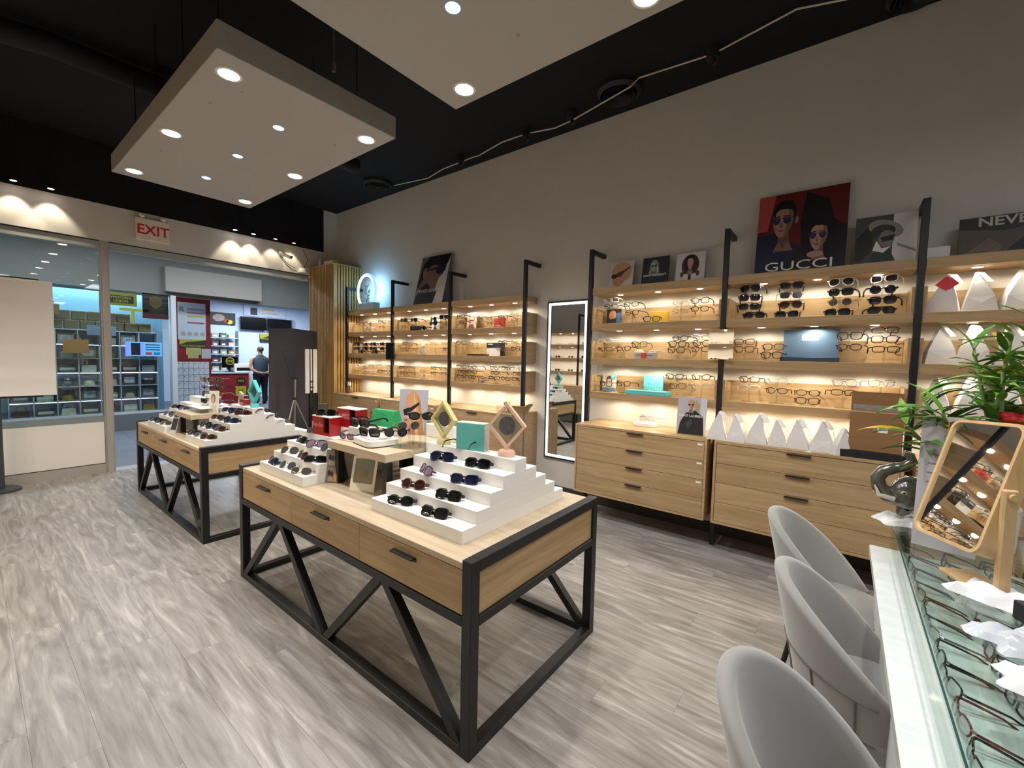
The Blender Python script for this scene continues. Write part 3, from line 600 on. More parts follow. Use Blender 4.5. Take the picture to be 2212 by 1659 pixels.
# diamond photo frames
def diamond(loc, rz, hexc, label, s=.105, sz=1.0):
    t = thing('diamond_frame', label, 'photo frame', loc, rz, 'diamond frames on the risers'); m_ = mat('frame_'+hexc[1:], hexc, .45)
    r2 = s*math.sqrt(2)/1.0*.72; zc = .035+r2; ri = r2-.022
    o_ = [(r2*.82, zc), (0, zc+r2), (-r2*.82, zc), (0, zc-r2)]; i_ = [(ri*.82, zc), (0, zc+ri), (-ri*.82, zc), (0, zc-ri)]
    b = MB()
    for k in range(4):
        k2 = (k+1) % 4; b.prism([o_[k], o_[k2], i_[k2], i_[k]], -.016, .016)
    b.build('frame', m_, t)
    MB().prism(i_, -.003, -.001).build('film', ACRYL, t); MB().prism(i_, .001, .003).build('film', ACRYL, t)
    MB().prism(ellp(0, zc, r2*.36, r2*.4), -.0008, .0008).build('insert', mat('frame_insert', '#6d6470', .5, var=.4, vscale=(60, 60, 60)), t)
    MB().lathe([(.045, 0), (.046, .02), (.036, .034), (.034, .034)], 20, sy=.7).build('base', m_, t, True)
    return t
diamond((1.775, -1.665, 1.085), 180+6, '#d8c98a', 'pale yellow diamond photo frame on top of the near riser')
diamond((1.325, -1.675, 1.085), 180+26, '#e3b9a3', 'pink diamond photo frame on top of the near riser', .118)
diamond((4.20, -1.61, 1.085), 180+8, '#55c4c4', 'turquoise diamond photo frame on top of the far riser')
t = thing('gift_box', 'turquoise box standing on top of the near riser', 'box', (1.56, -1.675, 1.085), 180+14)
MB().box(-.085, .085, -.032, .032, 0, .145, .002).build('body', mat('tiffany', '#5fb4ac', .5), t); MB().box(.085, .0858, -.03, .03, .002, .143).build('side_label', mat('pale_teal_print', '#b5b2a9', .5, var=.15, vscale=(150, 150, 150)), t); MB().box(-.084, .084, -.031, .031, .1445, .1462).build('lid', mat('box_top', '#c9d2b5', .5), t)

# things on the near stand
t = thing('tray', 'white rounded tray with a black edge line on the small oak stand', 'tray', (2.20, -1.51, 1.05), 180-10)
def rrect(w, d, r, n=5):
    out = []
    for cx, cy, a in ((w-r, d-r, 0), (-w+r, d-r, 90), (-w+r, -d+r, 180), (w-r, -d+r, 270)):
        for i in range(n+1): q = R(a+90*i/n); out.append((cx+r*math.cos(q), cy+r*math.sin(q)))
    return out
MB().prism(rrect(.125, .10, .045), .004, .036, 'xy').build('body', WHITE, t); MB().prism(rrect(.127, .102, .046), 0, .005, 'xy').build('edge', BLACKP, t); MB().prism(rrect(.09, .07, .03), .036, .046, 'xy').build('pad', WHITE2, t)
glasses('square', 'k', True, (2.21, -1.465, 1.05+.046+.026), 180+14, 'big black square sunglasses on the white rounded tray', None, rx=6, scale=1.25, thick=2)
tag(MB().box(-.075, .075, -.05, .05, 0, .075, .003).build('display_block', WHITE2, None, loc=(2.40, -1.545, 1.05)), 'small white block under black sunglasses on the oak stand', 'block')
glasses('square', 'k', True, (2.39, -1.515, 1.125+.028), 180+14, 'big black square sunglasses on the small white block', None, rx=6, scale=1.25, thick=2)
glasses('oval', 'p', True, (2.40, -1.435, 1.05+.027), 180+10, 'plum sunglasses lying in front of the small white block', None, rx=8, scale=1.1)
tag(MB().box(-.07, .07, -.06, .06, 0, .06, .003).build('display_block', WHITE, None, loc=(2.40, -1.735, 1.05)), 'white block under the green box on the oak stand', 'block')
t = thing('glasses_case', 'bright green trapezoid eyewear case on a white block', 'case', (2.415, -1.735, 1.11), 180+4)
MB().prism([(-.05, 0), (.055, 0), (.025, .105), (-.02, .105)], -.105, .105, 'yz').build('body', mat('case_green', '#1f9a58', .55), t)
text('BOTTEGA', .022, mat('case_green_dark', '#156b3e', .5), t, (0, -.041, .08), (64, 0, 0)); text('VENETA', .02, mat('case_green_dark', ''), t, (-.02, -.052, .03), (64, 0, 0))
REDB = mat('red_lacquer', '#9c1016', .25, coat=.5)
for i, (x, y, z, lb) in enumerate([(2.81, -1.535, 1.025, 'red shop display box with white top and black sunglasses, front one'), (2.65, -1.632, 1.085, 'red shop display box with white top, rear one')]):
    t = thing('display_box', lb, 'box', (x, y, z), 180+3, 'red display boxes')
    MB().box(-.105, .105, .02, .044, 0, .125).box(-.105, -.095, -.044, .02, 0, .125).box(.095, .105, -.044, .02, 0, .125).box(-.095, .095, -.044, .02, 0, .02).box(-.095, .03, -.044, -.034, .02, .125).build('shell', REDB, t)
    MB().box(-.107, .107, -.046, .045, .125, .131).build('lid', WHITE, t)
    text('Ray-Ban', .04, flat('#d9877f'), t, (-.035, -.0455, .07), (90, 0, 0), shear=.3)
glasses('square', 'k', True, (2.81, -1.525, 1.025+.131+.022), 180+30, 'black sunglasses lying on the front red display box', None, rx=-34, scale=1.15, fold=True)

# cards and posters: local x right, z up, front is -y
def card(name, label, cat, loc, w, h, rz, lean, bg, art=(), th=.006, words=(), group=None, back=None):
    t = thing(name, label, cat, loc, rz, group, rx=lean)
    MB().box(-w/2, w/2, 0, th, 0, h).build('board', [flat(bg)] if not back else back, t)
    if art:
        b = MB(); mats = []
        for i, (poly, c) in enumerate(art):
            m_ = flat(c)
            if m_ not in mats: mats.append(m_)
            b.cur = mats.index(m_); k = len(poly)
            cl = [(min(max(u, 0), 1), min(max(v, 0), 1)) for u, v in poly]
            b.add([((u-.5)*w, -.0004-.00012*i, v*h) for u, v in cl], [tuple(range(k))])
        b.build('print', mats, t)
    for s, u, v, size, c, kw in words: text(s, size, flat(c), t, ((u-.5)*w, -.0012-.00012*len(art), v*h), (90, 0, 0), ext=.0002, **kw)
    return t
def shade(h, f):
    return '#%02x%02x%02x' % tuple(max(0, min(255, int(int(h[i:i+2], 16)*f))) for i in (1, 3, 5))
def face(cx, cy, s, skin, hair, lens='#14141c', long=True, asp=1, turn=0, lip='#8f4a45', top=True):
    P = lambda L: [(cx+x*s*asp, cy+y*s) for x, y in L]
    e = lambda x, y, rx, ry, **k: ellp(cx+x*s*asp, cy+y*s, rx*s*asp, ry*s, **k)
    g = turn*.10; A = []
    if long: A += [(P([(-.5, .35), (-.3, .62), (.0, .7), (.34, .62), (.54, .3), (.6, -.2), (.72, -.75), (.5, -1.05), (.25, -.6), (-.25, -.6), (-.48, -1.0), (-.66, -.7), (-.56, -.2)]), hair), (P([(.4, .3), (.52, -.1), (.6, -.7), (.45, -.6), (.4, -.1)]), shade(hair, 1.5))]
    A += [(P([(-.16, -.35), (.2, -.35), (.24, -.75), (.42, -1.05), (-.38, -1.05), (-.2, -.75)]), shade(skin, .78)), (P([(-.16, -.38), (.02, -.6), (.2, -.38), (.22, -.7), (-.02, -.95), (-.18, -.7)]), shade(skin, .6))]
    A += [(e(0, .28, .47, .44), hair)]
    if not long: A += [(e(.4-g, -.02, .07, .13), shade(skin, .85))]
    A += [(P([(-.37+g*.6, .28), (-.2, .46), (.14, .48), (.36, .3), (.4+g*.3, .02), (.34+g*.4, -.24), (.2+g, -.46), (.07+g, -.56), (-.07+g, -.56), (-.2+g, -.45), (-.33+g*.8, -.22), (-.38+g*.8, .04)]), skin)]
    A += [(P([(.18, .45), (.36, .3), (.4+g*.3, .02), (.34+g*.4, -.24), (.2+g, -.46), (.07+g, -.56), (.16+g, -.3), (.22+g*.6, .05)]), shade(skin, .72)), (P([(-.34+g, -.1), (-.2+g, -.4), (-.16+g, -.25)]), shade(skin, .86))]
    if top: A += [(P([(-.42, .02), (-.44, .34), (-.26, .6), (.04, .68), (.34, .56), (.46, .28), (.44, -.02), (.38, .12), (.33, .34), (.1, .4), (-.18, .42), (-.34, .3), (-.38, .12)]), hair)]
    A += [(P([(-.33+g, .17), (-.08+g, .19), (-.06+g, .15), (-.32+g, .13)]), shade(hair, 1.2)), (P([(.06+g, .19), (.32+g, .17), (.31+g, .13), (.06+g, .15)]), shade(hair, 1.2))]
    A += [(P([(-.02+g, .0), (.06+g, -.18), (.02+g, -.22), (-.07+g, -.2)]), shade(skin, .74)), (P([(-.07+g, -.2), (.06+g, -.2), (.0+g, -.23)]), shade(skin, .58))]
    for q in (-1, 1): A += [(P([(g+q*.06, .1), (g+q*.2, .13), (g+q*.36, .11), (g+q*.37, -.0), (g+q*.28, -.11), (g+q*.16, -.11), (g+q*.07, -.03)]), lens), (P([(g+q*.2-.06, .09), (g+q*.2+.05, .1), (g+q*.2+.02, .0), (g+q*.2-.04, .0)]), shade(lens, 1.7))]
    A += [(P([(g-.08, .085), (g+.08, .085), (g+.08, .105), (g-.08, .105)]), shade(lens, .6))]
    A += [(P([(-.13+g, -.33), (-.04+g, -.305), (0+g, -.315), (.04+g, -.305), (.13+g, -.33), (.0+g, -.35)]), shade(lip, .85)), (P([(-.12+g, -.335), (.12+g, -.335), (.06+g, -.385), (-.06+g, -.385)]), lip), (P([(-.06+g, -.42), (.06+g, -.42), (.0+g, -.44)]), shade(skin, .75))]
    return A
def band(pts): return pts
card('poster', 'large red fashion poster of two people in dark sunglasses, reading GUCCI', 'poster', (.335, -4.09, 2.312), .60, .675, 180, -9, '#5c1014',
     [([(0, .55), (0, 1), (.2, 1), (.12, .55)], '#a84446'), ([(0, 0), (0, .5), (.2, .52), (.38, .4), (.55, .3), (.5, 0)], '#161b38'), ([(.35, 0), (.5, .35), (.62, .3), (.72, .1), (.7, 0)], '#1a1d2e'),
      ([(.55, .98), (.8, .85), (.86, .6), (1, .5), (1, 0), (.55, 0), (.5, .6)], '#120c10')]
     + face(.31, .66, .36, '#a37c66', '#0d0a0c', '#20244c', False, .8, -1) + face(.71, .42, .3, '#b68876', '#0b090b', '#23264e', True, .8, -.6)
     + [([(.4, .18), (.5, .3), (.62, .14), (.95, .1), (1, 0), (.3, 0)], '#15100f'), (ellp(.68, .2, .09, .04), '#b68876')],
     words=[('GUCCI', .5, .085, .105, '#e8e4de', dict(sx=1.42))])
card('poster', 'black and white poster of a person in a hat, reading PRADA', 'poster', (-.185, -4.08, 2.312), .34, .37, 180, -9, '#d6d2ce',
     [([(0, .06), (0, 1), (.62, 1), (.62, .06)], '#4a4744'), ([(.0, .55), (.3, .9), (.3, .3), (.1, .1), (0, .1)], '#2c2a29')] + [(ellp(.5, .72, .3, .17, rot=-.4), '#8f8b84'), (ellp(.46, .68, .2, .13), '#3a3836'), (ellp(.52, .52, .13, .17), '#7d7778')]
     + [([(.42, .55), (.66, .6), (.62, .48), (.45, .46)], '#2b2a2c'), ([(.25, .06), (.3, .25), (.55, .35), (.68, .06)], '#35373f'), ([(.3, .3), (.36, .5), (.45, .33), (.6, .36), (.48, .24)], '#e3e0da'), ([(0, 0), (1, 0), (1, .06), (0, .06)], '#e9e6e1'), ([(.68, .42), (.98, .26), (1, .2), (.7, .36)], '#8b8783')],
     words=[('PRADA', .74, .035, .02, '#35322f', {})])
card('poster', 'dark poster reading NEVER HIDE at the right edge above the shelf', 'poster', (-.90, -4.09, 2.312), .68, .265, 180, -9, '#2e2826',
     [([(0, .05), (0, .72), (.3, .6), (.5, .7), (.8, .55), (1, .6), (1, .05)], '#54483f'), ([(.3, .05), (.45, .5), (.6, .3), (.9, .45), (1, .2), (1, 0)], '#241f1e'), ([(.05, .1), (.2, .45), (.3, .2), (.25, .05)], '#6a5a4a')], words=[('NEVER HIDE', .5, .85, .085, '#b9b4a8', dict(sx=1.1, bold=.02))])
tag(MB().box(-.06, .06, -.03, .03, 0, .09, .008).build('white_box', WHITE2, None, loc=(-.46, -4.1, 2.31)), 'small white rounded box between the black post and dark poster', 'box')
card('poster', 'small poster of a blond person in sunglasses looking down, left of three', 'poster', (1.835, -4.11, 2.312), .255, .285, 180, -10, '#d2c6bd',
     [(ellp(.5, .6, .42, .38), '#c59d74'), ([(.1, .05), (.3, .4), (.55, .3), (1, .3), (1, 0), (.1, 0)], '#cdbfb4'), (ellp(.42, .38, .26, .3, rot=-.4), '#c99079'), ([(.15, .5), (.6, .66), (.85, .8), (.85, .74), (.62, .58), (.5, .46), (.2, .4)], '#4a2f24'), (ellp(.2, .46, .12, .09), '#3a2722'), (ellp(.42, .52, .12, .09), '#5a3a2e'), ([(.2, .22), (.32, .25), (.3, .19)], '#a35a52'), ([(.4, .0), (.75, .3), (1, .35), (1, 0)], '#e0d3c8')])
card('poster', 'small black poster of a blond person in glasses, middle of three, reading SAINT LAURENT', 'poster', (1.49, -4.11, 2.312), .255, .285, 180, -10, '#2a2b2d',
     face(.45, .68, .32, '#b5b1ac', '#8d8a86', '#1c1c20', True, .9, 0, '#6a6563') + [([(.2, 0), (.3, .36), (.62, .36), (.85, 0)], '#303134')], words=[('SAINT LAURENT', .5, .36, .030, '#f0efec', dict(bold=.015))])
card('poster', 'small white poster of a dark-haired person wearing a tie, right of three', 'poster', (1.165, -4.11, 2.312), .255, .285, 180, -10, '#d9d3d2',
     [(ellp(.5, .58, .3, .36), '#3b2c28'), ([(.15, .3), (.3, .45), (.7, .45), (.85, .32), (.8, .2), (.2, .2)], '#5a4640')] + face(.5, .66, .36, '#d3a791', '#2b1c1b', '#b98d78', True, .8, 0, '#a0433f') + [([(.2, 0), (.3, .3), (.5, .25), (.7, .3), (.85, 0)], '#ddd8d8'), ([(.45, 0), (.46, .25), (.55, .25), (.56, 0)], '#262c45')])
card('poster', 'tall dark poster of a man in profile wearing sunglasses, leaning beside a post', 'poster', (4.64, -4.0, 2.312), .60, .72, 180, -14, '#6e6764',
     [([(.62, 0), (.7, .42), (.6, .5), (.85, .62), (1, .95), (1, 0)], '#c9c5c2'), ([(0, .3), (.1, .85), (.3, 1), (1, 1), (.95, .82), (.6, .7), (.4, .75), (.15, .5)], '#0f0e12'), ([(.18, .42), (.2, .7), (.45, .82), (.8, .74), (.86, .6), (.72, .52), (.72, .44), (.62, .36), (.45, .38)], '#7a625a'), (ellp(.2, .66, .07, .11), '#8a6d62'), ([(.55, .74), (.92, .8), (.9, .66), (.72, .58), (.6, .64)], '#17183a'), ([(.25, .72), (.6, .75), (.6, .71), (.25, .69)], '#15141c'),
      ([(0, 0), (.1, .32), (.35, .35), (.75, .26), (.68, 0)], '#2f3136'), ([(.1, .32), (.35, .45), (.5, .33), (.3, .28)], '#191a1e')], th=.02, words=[('EMPORIO ARMANI', .42, .27, .075, '#cfcac4', dict(sx=.75))])
t = card('poster', 'white poster of a blond person in black jacket on the cabinet, reading SAINT LAURENT', 'poster', (1.025, -3.865, .952), .24, .325, 180, -6, '#b9b3bd',
     [([(.8, 0), (.8, 1), (1, 1), (1, 0)], '#d0cbd0'), ([(.05, 0), (.12, .32), (.3, .58), (.62, .66), (.9, .5), (.95, 0)], '#16171c')] + face(.47, .8, .2, '#c49a84', '#b8946a', '#16141a', False, 1.25, -.4) + [([(.62, .95), (.78, .8), (.72, .62), (.6, .7)], '#b8946a'), ([(.3, .3), (.5, .42), (.55, .3), (.4, .15)], '#3a3c44')], words=[('SAINT LAURENT', .5, .5, .028, '#f2f0ee', dict(bold=.01))])
# blond sunglasses poster and others on the near table
card('poster', 'portrait card of a blond person in black sunglasses on the near table stand', 'card', (2.285, -1.85, 1.051), .20, .305, 180+30, -7, '#b4aeb9',
     [([(.2, .6), (.26, .85), (.42, .97), (.6, .95), (.74, .8), (.8, .5), (.86, 0), (.42, 0), (.3, .3)], '#cf9a6c'), ([(.62, .9), (.76, .7), (.84, .3), (.92, 0), (.7, 0), (.72, .4)], '#b57f54'), ([(.5, .93), (.6, .7), (.62, .35), (.7, .05), (.58, .05), (.54, .5)], '#e0b486'),
      ([(.3, .72), (.24, .55), (.16, .42), (.22, .4), (.2, .33), (.24, .3), (.22, .24), (.3, .14), (.42, .14), (.5, .3), (.56, .6), (.46, .76)], '#d29a80'), ([(.3, .14), (.42, .14), (.5, .3), (.62, .0), (.34, 0), (.36, .1)], '#b27a64'), ([(.14, .54), (.36, .6), (.42, .5), (.36, .42), (.2, .42)], '#17161a'), ([(.36, .58), (.7, .72), (.72, .67), (.42, .5)], '#1d1b1f'), ([(.2, .325), (.3, .335), (.32, .315), (.29, .29), (.22, .30)], '#a64e48'), (ellp(.66, .2, .05, .07), '#5a6d4a')], words=[('ANNA PERU', .42, .38, .02, '#e9e6e6', {})])
card('photo_card', 'two-picture photo card on a black easel on the near table', 'card', (2.47, -1.372, TZ), .083, .20, 180+28, -8, '#77695f',
     [([(.05, .52), (.05, .97), (.95, .97), (.95, .52)], '#8a7a70'), ([(.05, .03), (.05, .47), (.95, .47), (.95, .03)], '#8d7b6d'), (ellp(.32, .78, .13, .09), '#2f2622'), (ellp(.55, .76, .12, .09), '#392c27'), (ellp(.32, .3, .13, .09), '#2f2622'), (ellp(.55, .28, .12, .09), '#392c27'), ([(.2, .55), (.3, .7), (.7, .66), (.8, .55)], '#a89a92'), ([(.2, .05), (.3, .2), (.6, .18), (.7, .05)], '#a89a92'), ([(.7, .05), (.8, .3), (.95, .25), (.95, .05)], '#c99b4d')], th=.004)
tag(MB().prism([(0, 0), (-.075, 0), (-.02, .17)], -.03, .03, 'yz').build('easel', BLACKP, None), 'black wedge easel behind the two-picture photo card', 'easel'); bpy.data.objects['easel'].location = (2.455, -1.41, TZ); bpy.data.objects['easel'].rotation_euler = (0, 0, R(28))
t = card('polaroid_picture', 'white polaroid-style picture card leaning on the near table', 'photo frame', (2.19, -1.405, TZ), .165, .20, 180+22, -14, '#e5e0c9',
     [([(.1, .22), (.1, .93), (.9, .93), (.9, .22)], '#77796a'), ([(.1, .22), (.3, .6), (.5, .4), (.7, .62), (.9, .35), (.9, .22)], '#8a7f5f'), (ellp(.4, .5, .09, .13), '#8f7550'), (ellp(.62, .52, .08, .12), '#6f7056')], th=.004)
card('photo_card', 'red picture card standing behind the red display boxes', 'card', (2.56, -1.74, 1.026), .085, .17, 180+15, -4, '#a3524a', [([(0, 0), (.2, .5), (.6, .6), (1, .3), (1, 0)], '#8c5a4a'), (ellp(.5, .55, .3, .12), '#c06f60')], th=.004)
tag(MB().box(-.04, .04, 0, .008, 0, .13, .002).build('upright_sign', mat('panel_olive', '#2d2c26', .4), None, loc=(3.045, -1.625, 1.085)), 'dark upright sign standing at the left end of red-box riser', 'sign'); bpy.data.objects['upright_sign'].rotation_euler = (R(10), 0, R(25))

# clear sunglasses holders on the near stand
t = thing('acrylic_holder', 'clear acrylic multi-tier sunglasses holder on the near oak stand', 'holder', (1.985, -1.62, 1.05), 180+15)
MB().box(-.09, .09, -.10, .10, 0, .008).build('base', ACRYL, t)
for x, y, h in ((-.05, -.06, .06), (.0, -.0, .1), (.04, .06, .16), (-.06, .04, .11), (.06, -.02, .08)): MB().cyl((x, y, .008), (x, y, h), .009, 10).build('rod', ACRYL, t, True)
glasses('round', 'k', True, (2.035, -1.53, 1.05+.085), 180+50, 'black round sunglasses on the low rod of the acrylic holder', None, scale=1.1, thick=1)
glasses('round', 'g', True, (2.005, -1.60, 1.05+.12), 180+60, 'gold rimmed round sunglasses in the middle of the acrylic holder', None, scale=1.1)
glasses('oval', 'k', True, (1.945, -1.64, 1.05+.18), 180+45, 'black oval sunglasses on the tallest rod of the acrylic holder', None, scale=1.15)
tag(MB().box(-.13, .13, -.03, .03, 0, .085, .003).build('display_block', WHITE, None, loc=(2.05, -1.91, 1.05)), 'low white block at the back of the near oak stand', 'block')

# far table goods
t = thing('acrylic_tray', 'clear acrylic raised tray on the far oak stand', 'tray', (4.90, -1.47, 1.0), 180)
MB().box(-.2, .2, -.14, .14, .03, .04).build('plate', ACRYL, t); MB().box(-.19, .19, -.13, .13, .0405, .046).build('liner', WHITE2, t)
for x in (-.17, .17):
    for y in (-.11, .11): MB().cyl((x, y, 0), (x, y, .03), .008, 8).build('foot', ACRYL, t)
for k, (x, y) in enumerate([(4.98, -1.46), (4.83, -1.52)]):
    t = thing('eyewear_tree', 'clear acrylic eyewear tree on the far stand, %s one' % ['left', 'right'][k], 'display stand', (x, y, 1.046), 180+10*k, 'acrylic eyewear trees')
    MB().cyl((0, .02, 0), (0, .02, .30), .008, 8).build('stem', ACRYL, t)
    MB().box(-.05, .05, -.03, .05, 0, .005).build('base', ACRYL, t)
    for j in range(4): MB().box(-.04, .04, -.01, .02, .05+j*.07, .055+j*.07).build('arm', ACRYL, t)
    for j in range(4): glasses(['square', 'round', 'oval', 'aviator'][(j+k) % 4], 'kbsg'[(j+2*k) % 4], True, (x+.0, y+.02, 1.046+.05+.07*j), 180+rr.uniform(-25, 25)+25*k, '%s sunglasses on the %s acrylic tree of the far table, %s tier up' % (CNAME['kbsg'[(j+2*k) % 4]], ['left', 'right'][k], ORD[j]), 'sunglasses on the acrylic trees', scale=1.1)
t = card('photo_card', 'white folded card with a portrait standing beside the acrylic trees', 'card', (4.70, -1.44, 1.0), .10, .21, 180+30, -4, '#e6ded2', [(ellp(.45, .65, .25, .22), '#8a6a58'), (ellp(.42, .6, .17, .17), '#d0a890'), ([(.1, 0), (.2, .35), (.7, .35), (.9, 0)], '#cfc7bb')], th=.006)
t = thing('leaning_card', 'beige display board leaning behind the white folded card', 'board', (4.62, -1.62, .966), 180, ry=18); MB().box(-.035, .035, 0, .02, 0, .24, .002).build('panel', flat('#b8a98f'), t)
t = thing('acrylic_cube', 'clear acrylic block with a red insert on the far riser', 'block', (4.43, -1.615, 1.085), 180); MB().box(-.045, .045, -.035, .035, 0, .09).build('block', ACRYL, t); MB().box(-.04, .04, -.03, .03, .003, .055).build('insert', mat('red_insert', '#9a1f22', .4), t)
card('phone_sign', 'dark phone-sized sign leaning at the end of entrance riser', 'sign', (5.10, -1.22, TZ), .085, .15, 180+20, -16, '#c9c8c4', [([(.08, .2), (.08, .95), (.92, .95), (.92, .2)], '#2c2f33')], th=.004)
for i, (x, y, rz) in enumerate([(5.45, -1.62, 20), (5.3, -1.66, -25)]):
    tag(MB().box(-.07, .07, -.02, .02, 0, .03, .004).build('eyewear_case', WHITE2, None, loc=(x, y, 1.085)), '%s white eyewear case on top of the entrance riser' % ['left', 'right'][i], 'case', 'white eyewear cases')

# ================================================================== GOODS ON THE WALL SHELVES AND CABINETS
def pbox(name, label, loc, w, d, h, hexc, rz=180, cat='box', words=(), group=None, bev=.002):
    t = thing(name, label, cat, loc, rz, group); MB().box(-w/2, w/2, -d/2, d/2, 0, h, bev).build('body', flat(hexc), t)
    for s, x, z, size, c in words: text(s, size, flat(c), t, (x, -d/2-.0006, z), (90, 0, 0), ext=.0003)
    return t
z1, z2, z3 = SH[1][1], SH[2][1], SH[3][1]
card('photo_card', 'dark card with an orange portrait behind the first stand, mirror-side bay', 'card', (1.905, -4.14, z1), .155, .165, 180, -4, '#1c1a1c', [(ellp(.42, .6, .26, .3), '#c8875c'), ([(.7, 0), (.7, .75), (1, .75), (1, 0)], '#3f6c98'), ([(.2, .1), (.35, .4), (.6, .4), (.7, .1)], '#2a2427')])
pbox('gift_box', 'mustard yellow box on top shelf, bay right of mirror', (1.42, -4.12, z1), .17, .05, .11, '#d1a93a')
t = pbox('brand_block', 'grey block with red brush mark reading SAINT LAURENT', (1.50, -4.0, z2), .22, .03, .06, '#b7b3aa', 180, 'sign', [('SAINT LAURENT', 0, .03, .022, '#262324')])
MB().box(-.04, .02, -.0158, -.0152, .0, .055).build('brush_mark', flat('#d4513a'), t)
def figurine(label, loc, c1, c2, s=1, hat=None):
    t = thing('figurine', label, 'figurine', loc, 180, scale=s)
    MB().lathe([(.03, 0), (.032, .02), (.026, .05), (.02, .07), (.012, .078)], 14).build('body', mat('fig_'+c1, c1, .3, coat=.4), t, True)
    MB().ell((0, 0, .095), .022, .021, .022, 12, 8).build('head', mat('fig_'+c2, c2, .3, coat=.4), t, True)
    b = MB()
    for sx in (-1, 1): b.tube([(sx*.018, 0, .066), (sx*.034, -.008, .045), (sx*.03, -.02, .03)], [.009, .008, .006], 8)
    b.build('arms', mat('fig_'+c1, c1), t, True)
    if hat: MB().lathe([(.023, .104), (.02, .115), (.008, .135), (.003, .14)], 12).build('hat', mat('fig_'+hat, hat, .5), t, True)
    else:
        b = MB()
        for sx in (-1, 1): b.ell((sx*.017, 0, .116), .008, .006, .008, 8, 6)
        b.build('ears', mat('fig_'+c2, c2), t, True)
    return t
figurine('gold and glass bear figurine on middle shelf, bay right of mirror', (1.60, -4.10, z2), '#d9c9a6', '#c9b06a', 1.25)
figurine('red-hatted white figurine on top shelf by slatted column', (5.97, -4.0, z1), '#d9b7ac', '#d9a594', 1.2, '#a53a34')
figurine('pale stone figurine on middle shelf, bay with leaning poster', (4.73, -4.02, z2), '#bcb3a4', '#cfc6b4', 1.25)
figurine('small dark and white figurine on the cabinet by slatted column', (6.43, -3.9, .95), '#6f4c44', '#dcd3c6', 1.5)
card('photo_card', 'card with a dark-haired portrait behind first stand, bottom shelf, right of mirror', 'card', (1.935, -4.15, z3), .155, .175, 180, -4, '#d8cdbb', [(ellp(.5, .68, .22, .24), '#3a2c28'), (ellp(.5, .6, .14, .16), '#d0a48c'), ([(.1, 0), (.25, .4), (.8, .4), (.95, 0)], '#c9bda8'), ([(.6, .7), (.6, 1), (.95, 1), (.95, .7)], '#5fb0b2'), ([(0, 0), (0, .22), (1, .22), (1, 0)], '#6d83a0')])
TEAL = '#63bdbd'
pbox('gift_box', 'flat turquoise tray box on bottom shelf, bay right of mirror', (1.47, -4.03, z3), .40, .14, .04, TEAL)
t = pbox('gift_box', 'upright turquoise box lid reading Tiffany and Co on the bottom shelf', (1.46, -4.14, z3+.0), .19, .02, .185, '#6fcaca', 180, 'box', [('Tiffany & Co.', 0, .10, .026, '#4a8f92')])
glasses('rect', 's', False, (1.47, -4.06, z3+.04+.02), 180, 'thin silver eyeglasses lying in the flat turquoise tray', None, scale=1.15)
t = thing('gift_box', 'large slate blue box with cream nameplate, bay under red poster', 'box', (.22, -4.1, z2), 180)
MB().box(-.19, .19, -.05, .05, 0, .035, .002).build('tray', flat('#24344f'), t); MB().box(-.18, .18, .02, .05, .035, .255, .002).build('lid', mat('blue_leather', '#516b86', .6, bump=.1, bscale=120), t); MB().box(-.055, .055, .0185, .02, .17, .215).build('nameplate', flat('#e0d8bd'), t)
text('GUCCI', .026, flat('#a8935a'), t, (0, .0178, .192), (90, 0, 0))
card('photo_card', 'pink portrait card on top shelf, bay left of mirror', 'card', (3.90, -4.12, z1), .17, .22, 180, -4, '#d9b9a9', [(ellp(.5, .6, .34, .34), '#a9826f'), (ellp(.5, .55, .2, .24), '#dcb4a2'), ([(.3, .58), (.7, .58), (.7, .48), (.3, .48)], '#5a2f35'), ([(.1, 0), (.3, .3), (.7, .3), (.9, 0)], '#7d5d58')])
t = pbox('gift_box', 'red box reading MORELL on top shelf, bay left of mirror', (3.41, -4.12, z1), .15, .05, .125, '#b9362c', 180, 'box', [('MORELL', 0, .03, .026, '#f0d9d2')])
t = thing('gift_box', 'black and white box reading CARRERA, bay left of mirror', 'box', (3.47, -4.12, z2), 180); MB().box(-.11, .11, -.045, .045, 0, .165).build('body', flat('#e8e6e2'), t); MB().box(-.11, .11, -.0465, -.045, .10, .165).box(.11, .113, -.045, .045, 0, .165).build('cover', flat('#1c1a1d'), t); text('CARRERA', .02, flat('#e8e6e2'), t, (-.05, -.047, .145), (90, 0, 0), ext=.0003)
pbox('flat_box', 'flat black box lying on middle shelf, bay left of mirror', (3.66, -4.0, z2), .3, .09, .02, '#241c20')
card('photo_card', 'white portrait card on top shelf, bay with leaning poster', 'card', (4.62, -4.14, z1), .16, .19, 180, -4, '#d8d3cf', [(ellp(.45, .6, .26, .3), '#5d6a86'), (ellp(.42, .6, .16, .2), '#d0a48c'), ([(.2, 0), (.3, .3), (.6, .3), (.8, 0)], '#4a4a56')])
pbox('name_block', 'black name block on the front edge of top shelf, reading DSQUARED2', (4.86, -3.985, z1), .2, .03, .06, '#17161a', 180, 'sign', [('DSQUARED2', 0, .03, .022, '#77736c')])
t = thing('glasses_holder', 'crystal-like wavy holder on bottom shelf, bay left of mirror', 'holder', (3.60, -4.0, z3), 180); MB().prism([(-.05, 0), (.05, 0), (.02, .02), (.05, .04), (.03, .045), (-.02, .022), (-.05, .008)], -.03, .03).build('body', mat('grey_acrylic', '#9c948c', .2, coat=.5), t)
